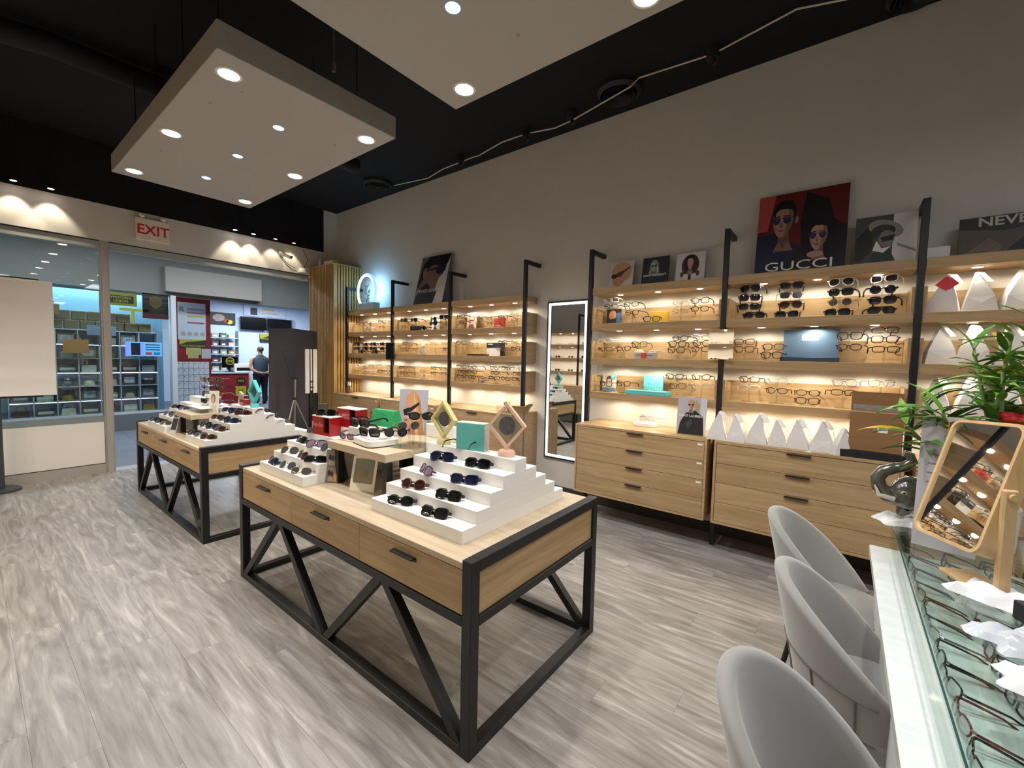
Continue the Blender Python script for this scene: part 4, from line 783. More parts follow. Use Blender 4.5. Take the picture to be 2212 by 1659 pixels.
for i, (x, zz, bb) in enumerate([(1.74, z2, 'middle'), (1.73, z3, 'bottom')]):
    t = thing('crystal_stand', 'small clear crystal stand on the %s shelf, bay right of mirror' % bb, 'stand', (x, -4.0, zz), 180, 'crystal stands'); MB().prism([(-.032, 0), (.032, 0), (.026, .02), (.01, .03), (.018, .045), (.004, .062), (-.004, .062), (-.018, .045), (-.01, .03), (-.026, .02)], -.02, .02).build('crystal', ACRYL, t)
# dark and mirrored tablets on the posts
t = thing('post_mirror', 'dark face-on mirror clipped to the post left of the leaning poster', 'mirror', (5.36, -3.922, 1.52), 180+10); MB().box(-.085, .085, -.012, .012, 0, .26, .01).build('frame', mat('dark_teal', '#13211f', .3), t); MB().box(-.075, .075, -.0135, -.012, .01, .25).build('glass', mat('dark_glass', '#0d1715', .08, coat=.5), t)
t = thing('post_mirror', 'small square frameless mirror clipped to the post, right of tall mirror', 'mirror', (.825, -3.91, 1.612), 180-8); MB().prism(ellp(0, .125, .1, .125, 28) if 0 else [(x, z+.125) for x, z in rrect(.1, .125, .014)], -.003, .006).build('glass', MIRROR, t); MB().box(-.02, .02, .006, .03, .1, .15).build('clip', BLACKP, t)

# top of the far unit: neon ring ornament
t = thing('ring_lamp', 'glowing blue-white neon ring lamp with a small plant inside, above shelves', 'lamp', (6.15, -4.06, 2.31), 180)
MB().box(-.17, .26, -.07, .05, 0, .11, .004).build('base', mat('pale_blue_base', '#c3d7e6', .4), t)
ring = [(-.0+.25*math.cos(a)*.98, -.02, .30+.27*math.sin(a)) for a in [2*math.pi*i/40 for i in range(40)]]
MB().tube(ring, .02, 10, True).build('ring', mat('ring_shell', '#a9cdec', .4, emit='#8fd0ff', estr=1.2), t, True)
MB().tube([(x*.93, y-.012, .30+(z-.30)*.93) for x, y, z in ring[4:27]], .014, 8).build('neon_tube', emis('neon', '#e6f2ff', 16), t, True)
lamp('ring_light', 'POINT', (.05, .04, .32), 13, (.2, .6, 1), t, shadow_soft_size=.16)
GRN = mat('leaf_dull', '#55704d', .5); b = MB()
for i in range(26):
    a = rr.uniform(0, 6.28); h = rr.uniform(.12, .40); d = rr.uniform(.02, .09)*(1-.5*(h-.12)/.3); b.ell((d*math.cos(a), -.01+.4*d*math.sin(a), h), .022, .014, .014, 7, 5)
b.build('foliage', mat('moss', '#7c8a78', .7), t, True)
MB().tube([(0, -.01, .1), (.01, 0, .22), (-.015, -.01, .3), (.02, 0, .38), (.06, 0, .40)], [.016, .013, .011, .008, .004], 8).build('stem', mat('bark_pale', '#8f887b', .8), t, True)
tag(MB().lathe([(.03, 0), (.032, .09), (.02, .13), (.012, .15)], 12).build('bottle', WHITE2, None, True, (7.25, -3.85, 3.066)), 'small white bottle on top of the slatted column', 'bottle')
tag(MB().box(-.14, .14, -.05, .05, 0, .08, .01).build('router', WHITE2, None, loc=(6.9, -3.85, 3.066)), 'low white box on top of the slatted column', 'box')
tag(MB().tube([(7.39, -3.62, 3.36), (7.38, -3.7, 3.2), (7.38, -3.62, 3.02), (7.38, -3.55, 3.0)], .004, 6).build('hanging_wire', RUBBER, None, True), 'thin dark wire hanging from the bulkhead to the wall lamp', 'wire')

# cabinet tops
t = thing('basket', 'woven tray basket with wooden handles on the far cabinet', 'basket', (3.0, -3.99, .95), 180)
wv = mat('wicker', '#a98d63', .8, bump=.5, bscale=160)
MB().lathe([(.13, 0), (.175, .075), (.185, .08), (.178, .085), (.165, .075), (.125, .012), (.001, .01)], 26, sy=.62).build('bowl', wv, t, True)
for sx in (-1, 1): MB().tube([(sx*.16, -.05, .085), (sx*.18, -.03, .10), (sx*.18, .03, .10), (sx*.16, .05, .085)], .011, 8).build('handle', mat('handle_wood', '#6e4426', .5), t, True)
MB().lathe([(.001, .05), (.12, .052)], 20, sy=.6, closed=False).build('lining', WHITE2, t)
for i, (x, y) in enumerate([(3.32, -4.02), (4.72, -4.0)]): glasses('round', 'g', False, (x, y, .95+.025), 180-20, 'thin gold eyeglasses lying on the far cabinet, %s' % ['near the basket', 'behind the blond portrait card'][i], None, scale=1.2)
t = thing('round_plinth', 'round white plinth holding thin eyeglasses on the cabinet', 'plinth', (1.5, -4.08, .95), 180); MB().lathe([(.115, 0), (.12, .004), (.12, .032), (.116, .035), (.001, .035)], 30, sy=.7).build('disc', WHITE, t, True)
glasses('aviator', 's', False, (1.5, -4.10, .985+.03), 180-14, 'thin silver aviator eyeglasses on the round white plinth', None, scale=1.35)

# white folded paper bags
PB = mat('paper_bag', '#dcd9d6', .75, bump=.25, bscale=18)
def paper_bag(loc, rz, s, label, group, flapless=False, red=False, seed=0):
    q = random.Random(seed); t = thing('paper_bag', label, 'bag', loc, rz, group, scale=s)
    w, d, h = .069, .042, .22; j = lambda a=.006: q.uniform(-a, a); tx = q.uniform(-.018, .018)
    vs = [(-w, -d, 0), (w, -d, 0), (w, d, 0), (-w, d, 0), (-w*.78+j(), -d*.85+j(), h*.36), (w*.78+j(), -d*.8+j(), h*.38), (w*.76, d*.8, h*.38), (-w*.76, d*.8, h*.38),
          (-.006+tx, -d*.45, h*.96), (.006+tx, -d*.42, h*.96), (.008+tx, d*.5, h*1.0), (-.008+tx, d*.5, h*1.0), (0+j(), -d*1.02, h*.2)]
    fs = [(0, 3, 2, 1), (0, 1, 12), (1, 5, 12), (5, 4, 12), (4, 0, 12), (1, 2, 6, 5), (2, 3, 7, 6), (3, 0, 4, 7), (4, 5, 9, 8), (5, 6, 10, 9), (6, 7, 11, 10), (7, 4, 8, 11), (8, 9, 10, 11)]
    MB().add(vs, fs).build('body', PB, t)
    a = Vector((tx, -d*.42, h*.955)); f = MB()
    f.add([(tx-.004, -d*.5, h*.97), (tx+.0, d*.5, h*1.02), (tx+.03, d*.5, h*.98), (tx+.062, -d*.1, h*.74), (tx+.034, -d*.7, h*.72)], [(0, 4, 3, 2, 1)])
    f.add([(tx-.004, -d*.5, h*.97-.002), (tx+.0, d*.5, h*1.02-.002), (tx+.03, d*.5, h*.98-.002), (tx+.062, -d*.1, h*.74-.002), (tx+.034, -d*.7, h*.72-.002)], [(0, 1, 2, 3, 4)])
    f.build('flap', PB, t)
    if not flapless: MB().tube([(tx+.05, -d*.1, h*.82), (w*.9, -.01, h*.62), (w*1.05, -.02, h*.38), (w*.98, -.02, h*.2)], .0014, 5).tube([(tx+.045, d*.2, h*.86), (w*.98, .01, h*.6), (w*1.1, 0, h*.36), (w*1.0, 0, h*.18)], .0014, 5).build('string', WHITE2, t, True)
    if red: MB().add([(tx-.05, -d*.75, h*.72), (tx+.0, -d*.98, h*.55), (tx+.05, -d*.7, h*.72), (tx+.0, -d*.40, h*.97)], [(0, 1, 2, 3)]).build('red_note', flat('#c4303e'), t)
    return t
for i, (x, y, s, rz) in enumerate([(.80, -3.82, 1.05, 4), (.655, -3.82, 1.0, -4), (.515, -3.85, 1.1, 0), (.375, -3.84, .95, 5), (.24, -3.85, 1.02, -6), (.10, -3.84, 1.06, 8), (-.018, -3.80, .85, 30)]):
    paper_bag((x, y, .95), 180+rz, s, 'white folded paper bag on the cabinet, %s from the left' % ORD[i], 'white paper bags on the cabinet', seed=i)
for r_, (k, zz) in enumerate(((1, z1), (2, z2), (3, z3))):
    for i in range(5):
        paper_bag((-.505-i*.165, -4.07, zz), 180+8*((i*7+r_*3) % 5-2), 1.18, ('white folded bag with red note, first on top shelf, rightmost bay' if (i == 0 and r_ == 0) else 'white folded bag, %s from left, %s shelf, rightmost bay' % (ORD[i], SHN[k])), 'white paper bags in the rightmost bay', True, i == 0 and r_ == 0, 20+i+10*r_)
t = thing('cardboard_box', 'brown cardboard carton with open flap and white barcode sticker', 'carton', (-.196, -3.862, 1.0), 180-2); CBD = mat('cardboard', '#8a6440', .8, var=.06, vscale=(4, 4, 30))
MB().box(-.14, .14, -.08, .08, 0, .268, .002).build('body', CBD, t); MB().box(-.14, .14, .065, .07, .268, .40, .001).build('flap', CBD, t); MB().box(-.128, .122, .0635, .065, .268, .31).build('tape', mat('tape', '#8f8b84', .3, var=.15, vscale=(30, 30, 30)), t)
s_ = MB().box(.01, .062, -.0815, -.08, .135, .178).build('barcode_sticker', STICK, t); MB().box(.016, .056, -.0822, -.0816, .15, .172).build('barcode', mat('barcode', '#8f8f92', .6, var=.7, vscale=(260, 1, 1)), s_)
pbox('flat_tray', 'flat black tray under the cardboard carton', (-.175, -3.855, .95), .33, .20, .05, '#131315', 180, 'tray')

# ================================================================== COUNTER, CHAIRS AND WHAT STANDS THERE
SX = -.205; DZ = .765; GZ = .90
t = thing('showcase', 'white glass-topped showcase counter full of eyeglasses', 'showcase', (SX, -.35, 0))
MB().box(-.62, .04, -2.17, 0, .08, DZ-.04).build('body', mat('counter_white', '#cfd2d0', .45), t)
MB().box(-.58, 0, -2.13, -.04, 0, .08).build('plinth', mat('counter_grey', '#5c5c5c', .6), t)
MB().box(-.018, .068, -2.18, 0, DZ-.04, DZ, .004).build('ledge', mat('pale_marble', '#dfe5e4', .22, var=.05, vscale=(9, 30, 9), coat=.3), t)
MB().box(-.62, -.018, -2.17, 0, DZ-.04, DZ-.002).build('deck', mat('deck_liner', '#d3dad6', .6), t)
MB().box(-.014, -.006, -2.22, 0, DZ, GZ-.008).build('front_pane', TGLASS, t); MB().box(-.62, -.014, -2.225, -2.217, DZ, GZ-.008).build('end_pane', TGLASS, t)
MB().box(-.62, .0, -2.25, 0, GZ-.008, GZ).build('top_pane', TGLASS, t)
MB().box(-.0005, .004, -2.25, 0, GZ-.009, GZ+.0005).build('glass_edge', GEDGE, t); MB().box(-.62, .0, -2.254, -2.25, GZ-.009, GZ+.0005).build('glass_edge', GEDGE, t)
MB().box(-.635, -.62, -2.25, 0, .08, GZ).build('back_panel', mat('counter_white', ''), t)
cols = ['kbkbkskkwkyk', 'kkbckkkkwyuk', 'bkksknkbckks', 'kcskbkkpkkbk', 'kkbkskkbkkkb']
sty = ['round', 'square', 'oval', 'rect']
for c in range(5):
    for i in range(15):
        y = -.55-i*.137; col = cols[c][(14-i) % 12]; st_ = sty[(i*3+c*2) % 4]
        glasses(st_, col, False, (SX-.044-c*.118, y, DZ+.024), 90+rr.uniform(-12, 12), '%s %s eyeglasses in the showcase, row %s, %s from the near end' % (CNAME[col], SHP[st_], ['beside the ledge', 'second from the ledge', 'third from the ledge', 'fourth from the ledge', 'farthest from the ledge'][c], (ORD+['thirteenth', 'fourteenth', 'fifteenth'])[i]), 'eyeglasses in the showcase', rx=-12, scale=.92, thick=1)

VEL = mat('velvet_grey', '#8f8d8a', .85, sheen=.6, var=.05, vscale=(3, 3, 3)); VELS = mat('velvet_seam', '#6b6863', .9)
def chair_meshes():
    nu, A = 60, 118
    def prof(u):
        ph = R(-A+2*A*u); c = math.cos(ph*.70)
        return ph, .445+.40*max(c, 0)**1.25
    def pt(ph, z, off):
        r = .215+.085*max(0, (z-.40)/.44)**1.1+off; return (r*math.sin(ph), r*math.cos(ph)*1.02, z)
    b = MB(); sec = []
    for i in range(nu+1):
        ph, zt = prof(i/nu); th = .042; row = []
        zs = [.37+(zt-.02-.37)*k/6 for k in range(7)]
        for z in zs: row.append(pt(ph, z, 0))
        for k in range(1, 6): a = math.pi*k/6; row.append(pt(ph, zt-.02+.02*math.sin(a), -th/2+th/2*math.cos(a)))
        for z in reversed(zs): row.append(pt(ph, z, -th))
        sec.append(row)
    m_ = len(sec[0]); vs = [v for r_ in sec for v in r_]
    fs = [(i*m_+j, (i+1)*m_+j, (i+1)*m_+(j+1) % m_, i*m_+(j+1) % m_) for i in range(nu) for j in range(m_)]
    fs += [tuple(range(m_-1, -1, -1)), tuple(nu*m_+j for j in range(m_))]
    b.add(vs, fs); back = b.mesh('backrest', True, [VEL])
    s = MB().lathe([(.001, .375), (.19, .375), (.215, .395), (.222, .43), (.21, .462), (.17, .478), (.001, .482)], 32, sy=1.02, c=(0, -.01, 0)).mesh('seat', True, [VEL])
    q = MB()
    for zz in (.47, .60): q.tube([pt(R(-88+176*k/40), zz-.05*abs(k-20)/20, .001) for k in range(41)], .0034, 6)
    for a in (-75, -45, -15, 15, 45, 75): q.tube([pt(R(a), .38+(.22-.05*abs(a)/88)*k/6, .001) for k in range(7)], .0034, 6)
    seam = q.mesh('stitching', True, [VELS])
    legs = []
    for sx in (-1, 1):
        for sy in (-1, 1): legs.append(MB().tube([(sx*.13, sy*.13, .38), (sx*.2, sy*.2, 0)], [.014, .009], 10).mesh('leg', True, [BLACK]))
    fr = MB().box(-.14, .14, -.14, .14, .36, .378).mesh('seat_frame', mats=[BLACK])
    return back, s, seam, legs, fr
CH = chair_meshes()
for x, y, rz, lb in ((-.035, -2.52, -90-6, 'grey velvet shell chair farthest along the counter'), (-.135, -1.88, -90+3, 'grey velvet shell chair in the middle of the counter row'), (-.095, -1.135, -90-5, 'grey velvet shell chair nearest the camera, cut off at the bottom')):
    t = thing('shell_chair', lb, 'chair', (x, y, 0), rz, 'grey shell chairs at the counter')
    inst('backrest', CH[0], t); inst('seat', CH[1], t); inst('stitching', CH[2], t); inst('seat_frame', CH[4], t)
    for l_ in CH[3]: inst('leg', l_, t)

# elephant ornament (faces the shop front)
EL = mat('elephant_glaze', '#4d4a42', .12, coat=1, var=.12, vscale=(25, 25, 25), bump=.15, bscale=90)
t = thing('elephant_figurine', 'glossy dark elephant figurine with raised trunk on the glass counter', 'figurine', (-.305, -2.51, GZ+.012), 90+8, scale=1.06)
b = MB().ell((0, .09, .10), .075, .11, .075, 18, 12)
for sx in (-1, 1):
    for sy in (.03, .15): b.tube([(sx*.045, sy, .08), (sx*.045, sy, 0)], [.034, .03], 12)
b.build('body', EL, t, True)
MB().ell((0, -.045, .115), .062, .068, .072, 18, 12).tube([(0, -.06, .05), (0, -.075, .02)], [.03, .012], 10).build('head', EL, t, True)
MB().tube([(0, -.085, .09), (0, -.118, .10), (0, -.145, .13), (0, -.152, .165), (0, -.135, .195), (0, -.10, .212), (0, -.065, .225), (0, -.045, .25), (0, -.055, .272), (0, -.075, .278)], [.036, .032, .028, .026, .024, .022, .02, .018, .017, .014], 14).build('trunk', EL, t, True)
for sx in (-1, 1):
    MB().ell((sx*.07, .0, .11), .012, .045, .06, 12, 8).build('ear', EL, t, True)
    MB().tube([(sx*.032, -.10, .09), (sx*.034, -.15, .10), (sx*.03, -.165, .14)], [.010, .009, .003], 8).build('tusk', mat('ivory', '#d9d2c2', .3), t, True)
    e_ = MB().ell((sx*.052, -.075, .125), .008, .012, .008, 10, 6).build('eye', mat('eye_white', '#c9c2a8', .2, coat=.6), t, True); MB().ell((sx*.058, -.077, .125), .004, .005, .005, 8, 6).build('pupil', BLACKP, e_, True)
def crumple(w, d, h, seed, n=14, th=.004):
    q = random.Random(seed); ph = [q.uniform(0, 6.28) for _ in range(8)]; vs = []
    for i in range(n+1):
        for j in range(n+1):
            u, v = i/n*2-1, j/n*2-1; e = 1-max(abs(u), abs(v))**2
            z = h*(.12+.5*abs(math.sin(3.1*u+2*v+ph[0]))*abs(math.cos(2.2*v-1.5*u+ph[1]))+.38*abs(math.sin(5.3*u-3.7*v+ph[2])))*(e**.35)
            rr_ = 1+.12*math.sin(3*math.atan2(v, u)+ph[3])+.07*math.sin(7*math.atan2(v, u)+ph[4])
            vs.append((u*w/2*rr_, v*d/2*rr_, max(z, 0)))
    N_ = (n+1)**2; vs += [(x, y, max(0, z-th)-.0005) for x, y, z in vs]
    idx = lambda i, j: i*(n+1)+j
    fs = [(idx(i, j), idx(i+1, j), idx(i+1, j+1), idx(i, j+1)) for i in range(n) for j in range(n)]
    fs += [tuple(N_+k for k in f[::-1]) for f in fs[:]]
    return MB().add(vs, fs)
CL = mat('tissue', '#e4e4e6', .8); PLB = mat('plastic_film', '#cfd3da', .18, coat=1)
def cloth(name, label, cat, x, y, w, d, h, seed, rz=0, m_=None, z=GZ+.001):
    o = crumple(w, d, h, seed).build(name, m_ or CL, None, True, (x, y, z)); o.rotation_euler = (0, 0, R(rz)); tag(o, label, cat); return o
cloth('tissue', 'white crumpled tissue under the elephant at the counter corner', 'tissue', -.275, -2.52, .24, .17, .04, 1, 15)
cloth('cloth', 'white crumpled cloth in front of the table mirror', 'cloth', -.42, -1.83, .24, .13, .055, 2, -30)
cloth('plastic_bag', 'shiny clear plastic bag beside the black box', 'plastic bag', -.43, -1.60, .26, .12, .05, 3, 25, PLB)
cloth('plastic_bag', 'crumpled white plastic bag nearest the camera on the counter', 'plastic bag', -.45, -1.42, .28, .13, .05, 4, 20)
cloth('plastic_bag', 'small white plastic bag behind the black box', 'plastic bag', -.60, -1.93, .18, .14, .08, 5, 40)
t = pbox('glasses_case', 'black box lying between plastic bags on the counter', (-.475, -1.735, GZ), .10, .11, .05, '#17161b', 120, 'case')

# notice, plant, table mirror
t = card('notice_sign', 'tall pale notice with lines of small print beside the elephant', 'sign', (-.325, -2.215, GZ), .17, .50, 165, -4, '#b4b1b3', [([(.12, .56+.055*k), (.12, .575+.055*k), ([.6, .75, .5, .7, .55][k]), .575+.055*k, ] if 0 else [(.15, .42+.07*k), (.15, .432+.07*k), ([.6, .75, .5, .7, .55][k], .432+.07*k), ([.6, .75, .5, .7, .55][k], .42+.07*k)], '#7f7d84') for k in range(5)], th=.012)
LEAF = [mat('leaf_%d' % i, c, .4, var=.12, vscale=(20, 20, 20)) for i, c in enumerate(['#4f7d2c', '#659334', '#3f6a2a', '#7fa347', '#c59a2c'])]
leaf_v, leaf_f = [], []
for i in range(8):
    u = i/7; wv_ = .095*math.sin(math.pi*min(u*1.05, 1)**.75)*(1-u*.15)+.004; z = .16*math.sin(u*2.2)-.22*u*u
    leaf_v += [(-wv_, u, z+.03), (0, u, z), (wv_, u, z+.03)]
for i in range(7):
    for j in range(2): a = i*3+j; leaf_f.append((a, a+1, a+4, a+3))
leaf_me = MB().add(leaf_v, leaf_f).mesh('leaf', True)
t = thing('potted_bamboo', 'leafy green lucky bamboo plant behind the notice on the counter', 'plant', (-.46, -2.36, GZ))
MB().lathe([(.055, 0), (.075, .01), (.085, .17), (.08, .175), (.07, .16), (.001, .155)], 20).build('pot', WHITE, t, True)
q = random.Random(11)
stems = [(-.03, .0, .10, -.02, .60), (.03, .02, -.04, .03, .66), (0, -.03, -.12, .02, .58), (.02, -.01, .19, .03, .42), (-.02, .02, .03, .06, .52), (.0, .0, -.2, -.02, .5), (.03, .0, .22, .07, .30), (.02, .02, .14, .10, .36), (-.04, .0, -.06, .0, .64)]
for sx, sy, lx, ly, hh in stems:
    P = [(sx, sy, .15), (sx+lx*.3, sy+ly*.3, .15+hh*.4), (sx+lx, sy+ly, .15+hh)]
    MB().tube(P, [.009, .008, .005], 8).build('stem', mat('bamboo_stem', '#7f9a55', .4), t, True)
    for k in range(28):
        u = .3+.7*k/27; i0 = 0 if u < .4 else 1; f0 = u/.4 if u < .4 else (u-.4)/.6
        p = Vector(P[i0]).lerp(Vector(P[i0+1]), f0); ln = q.uniform(.10, .19)
        o = inst('leaf', leaf_me, t, p, (R(q.uniform(-10, 55)), R(q.uniform(-25, 25)), q.uniform(0, 6.28)), LEAF[q.choice([0, 0, 1, 1, 2, 2, 3, 3]) if q.random() > .05 else 4]); o.scale = (ln, ln, ln)
t = thing('red_flower', 'red artificial flower tucked into the bamboo plant', 'flower', (-.50, -2.30, GZ+.50))
b = MB()
for i in range(9):
    a = i*2.4; b.ell((.03*math.cos(a), .02*math.sin(a), .012*math.sin(i)), .026, .022, .018, 9, 6)
b.build('petals', mat('flower_red', '#b8201d', .6), t, True); MB().tube([(0, 0, 0), (.01, -.02, -.15), (.0, -.05, -.20)], .004, 6).build('stem', mat('bamboo_stem', ''), t, True)
t = thing('table_mirror', 'tilting table mirror in a rounded pale wood frame on the counter', 'mirror', (-.341, -2.0, GZ), 115)
TW = wood('mirror_wood', '#d6b88a', '#c09b68', (10, 10, 3)); X_ = Matrix.Translation((0, 0, 1.209-GZ)) @ Matrix.Rotation(R(-16.8), 4, 'X') @ Matrix.Rotation(R(-3.9), 4, 'Y')
W2, H2 = .1355, .2075; o_ = rrect(W2, H2, .035, 6); i_ = rrect(W2-.010, H2-.010, .028, 6); n = len(o_)
b = MB()
vs = [(x, -.012, z) for x, z in o_]+[(x, .042, z) for x, z in o_]+[(x, -.012, z) for x, z in i_]+[(x, -.004, z) for x, z in i_]
b.add(vs, [(k, (k+1) % n, n+(k+1) % n, n+k) for k in range(n)]+[((k+1) % n, k, 2*n+k, 2*n+(k+1) % n) for k in range(n)]+[(2*n+(k+1) % n, 2*n+k, 3*n+k, 3*n+(k+1) % n) for k in range(n)]+[tuple(n+k for k in range(n))])
b.xf(X_).build('frame', TW, t)
MB().prism(i_, -.0055, -.004).xf(X_).build('glass', MIRROR, t)
pv = 1.209-GZ
for s_ in (1,): MB().box(s_*(W2+.004), s_*(W2+.022), -.018, .018, .012, pv+.02, .004).cyl((s_*(W2-.004), 0, pv), (s_*(W2+.03), 0, pv), .010, 14).build('arm', TW, t)
MB().box(-.02, W2+.024, -.05, .05, 0, .014, .005).build('base', TW, t)

# ================================================================== ENTRANCE: POSTER STAND, BACKDROP, LIGHT STAND
t = thing('poster_stand', 'black poster stand with a blank white sheet at the left window', 'stand', (7.22, -.19, 0), -90)
MB().lathe([(.17, 0), (.17, .018), (.15, .03), (.001, .032)], 26).build('base', mat('dark_grey_metal', '#3f3f45', .4), t, True)
MB().cyl((.02, 0, .03), (.02, 0, 1.03), .028, 14).build('pole', mat('dark_grey_metal', ''), t, True)
MB().box(-.75, .36, -.01, .012, 2.325, 2.35).box(-.75, .36, -.01, .012, 1.02, 1.05).box(-.02, .02, .0, .012, 1.05, 2.325).build('bar', BLACKP, t)
n = 24; b = MB(); vs = []
for i in range(n+1):
    for j in range(2):
        z = 1.04+1.295*i/n; vs.append(((-.75, .465)[j], -.014+.006*math.sin(i*1.3)+.004*math.sin(i*2.9+j*2), z))
vs += [(x, y+.002, z) for x, y, z in vs]; N_ = 2*(n+1)
b.add(vs, [(2*i, 2*i+1, 2*i+3, 2*i+2) for i in range(n)]+[(N_+2*i+2, N_+2*i+3, N_+2*i+1, N_+2*i) for i in range(n)])
b.build('sheet', mat('white_sheet', '#f4eee6', .5), t, True)

t = thing('photo_backdrop', 'large dark grey fabric photo backdrop standing by the slatted column', 'backdrop', (6.98, -3.27, 0), -90)
b = MB(); n = 14; vs = []
for i in range(n+1):
    u = -1+2*i/n; vs += [(u*.40-.02*(1-abs(u)), .05*math.cos(u*1.5), .02), (u*.375, .06*math.cos(u*1.5), 1.985-.03*abs(u))]
m0 = len(vs); vs += [(x, y+.012, z) for x, y, z in vs]
b.add(vs, [(2*i, 2*i+2, 2*i+3, 2*i+1) for i in range(n)]+[(m0+2*i+1, m0+2*i+3, m0+2*i+2, m0+2*i) for i in range(n)]+[(2*i+1, 2*i+3, m0+2*i+3, m0+2*i+1) for i in range(n)])
b.build('fabric', mat('backdrop_cloth', '#4b464c', .85, bump=.1, bscale=40), t, True)
MB().tube([(-.36, .045, 1.97), (-.1, .043, 1.5), (-.03, .043, 1.2)], .004, 6).build('seam', mat('backdrop_seam', '#6a656a', .8), t, True)
t = thing('tripod', 'grey tripod standing in front of the dark photo backdrop', 'tripod', (6.72, -3.14, 0), -90)
GM_ = mat('tripod_grey', '#9b958c', .35, metal=.6)
MB().cyl((0, 0, .35), (.02, 0, 1.18), .014, 10).build('column', GM_, t, True); MB().ell((0, 0, .88), .03, .03, .03).build('hub', BLACKP, t, True); MB().box(-.04, .06, -.02, .02, 1.18, 1.21, .004).build('head', BLACKP, t)
for a in (-150, -20, 90): MB().tube([(0, 0, .88), (.36*math.cos(R(a)), .36*math.sin(R(a)), .0)], [.011, .008], 8).build('leg', GM_, t, True)
t = thing('light_stand', 'black stand holding two narrow white lamp panels before the slatted column', 'light stand', (6.72, -3.40, 0), -90)
MB().box(-.022, .022, -.02, .02, .0, 1.02).build('pole', BLACK, t)
for a in (0, 120, 240): MB().tube([(0, 0, .25), (.22*math.cos(R(a)), .22*math.sin(R(a)), .012)], .01, 8).build('leg', BLACK, t, True)
for x0, x1 in ((-.095, -.03), (-.012, .012), (.03, .095)): MB().box(x0, x1, -.03, -.012, .955 if x0 != -.012 else 1.0, 1.655).build('panel', mat('panel_white', '#ddd9d2', .5), t)
MB().box(-.03, -.012, -.028, .0, .95, 1.66).box(.012, .03, -.028, 0, .95, 1.66).box(-.09, .09, -.028, 0, 1.655, 1.667).box(-.03, .03, -.04, -.0, 1.13, 1.15).box(-.03, .03, -.04, 0, 1.04, 1.06).build('bracket', BLACK, t)

# ================================================================== THE MALL BEYOND THE SHOP FRONT
MX = 11.0
struct('ceiling_mall', MB().box(7.62, 17.0, -11, 4, 3.62, 3.7), mat('mall_ceiling', '#c9cdd0', .8))
fm_ = struct('floor_mall', MB().box(7.5, 17.0, -11, 4, -.05, -.008), mat('grout', '#5b6068', .8))
TILE = mat('mall_tile', '#7d828c', .35, var=.06, vscale=(2, 2, 2)); tl = MB().box(-.298, .298, -.298, .298, -.008, 0, .002).mesh('tile', mats=[TILE])
for i in range(6):
    for j in range(10): inst('tile', tl, fm_, (7.94+i*.6, .9-j*.6, 0))
struct('wall_mall_fascia', MB().box(MX, MX+.15, -9, 4, 2.715, 3.62), mat('fascia_grey', '#7b7c77', .6))
struct('wall_mall_base', MB().box(MX, MX+.12, -2.66, 4, 0, .32), mat('fascia_base', '#6d7478', .6))
struct('wall_mall_back', MB().box(16.6, 16.75, -11, 4, 0, 3.62), mat('shop_wall', '#b9c6dc', .8))
struct('wall_mall_side', MB().box(11.15, 16.6, -9.2, -9.05, 0, 3.62), mat('shop_wall', ''))
struct('wall_mall_end', MB().box(7.62, 11, 3.9, 4, 0, 3.62).box(7.62, 11, -9.2, -9.05, 0, 3.62), mat('fascia_grey', ''))
struct('wall_mall_display', MB().box(MX+.62, MX+.68, -2.655, 1, 0, 2.715), mat('sky_blue_wall', '#7fb4dc', .7))
struct('trim_2', MB().box(MX-.03, MX+.16, -2.74, -2.655, 0, 2.715), mat('jamb_white', '#cdd2d6', .5))
wm = root('window_2', loc=(MX+.05, 0, 0)); MB().box(0, .012, -2.655, 4, .32, 2.715).build('pane', GLASS, wm)
MB().box(-.01, .03, -2.655, 4, .32, .36).build('rail', mat('jamb_white', ''), wm)
for i, (x, y, lx, ly) in enumerate([(9.3, -1.0, .5, 2.2), (9.3, -4.0, .5, 2.2), (11.38, -1.5, .22, 2.0), (13.6, -4.6, .6, 2.2), (15.0, -6.4, .6, 2.0)]):  # the third is added to brighten the blue wall and window goods
    t = thing('ceiling_light', 'cool white ceiling light of the mall, %s of five, third added for brightness' % ORD[i], 'light fixture', (x, y, 3.62 if x < 11 else (3.3 if x > 12 else 2.98)), group='mall ceiling lights')
    MB().box(-lx/2, lx/2, -ly/2, ly/2, -.03, 0).build('housing', WHITE2, t); MB().box(-lx/2+.02, lx/2-.02, -ly/2+.02, ly/2-.02, -.034, -.03).build('diffuser', emis('mall_lamp', '#dfeaff', 4), t)
    lamp('mall_lamp', 'AREA', (0, 0, -.05), P_MALL*(1.0 if x > 12 else .5 if x < 11 else .2), (.82, .92, 1), t, shape='RECTANGLE', size=lx, size_y=ly)
def mt(name, label, cat, x, y, z, group=None): return thing(name, label, cat, (x, y, z), -90, group)
t = mt('sign_box', 'blank pale sign box on the grey fascia across the mall', 'sign', MX, -3.45, 2.78); MB().box(-.9, .9, -.14, 0, 0, .50, .004).build('box', mat('sign_blank', '#9b958d', .6), t)
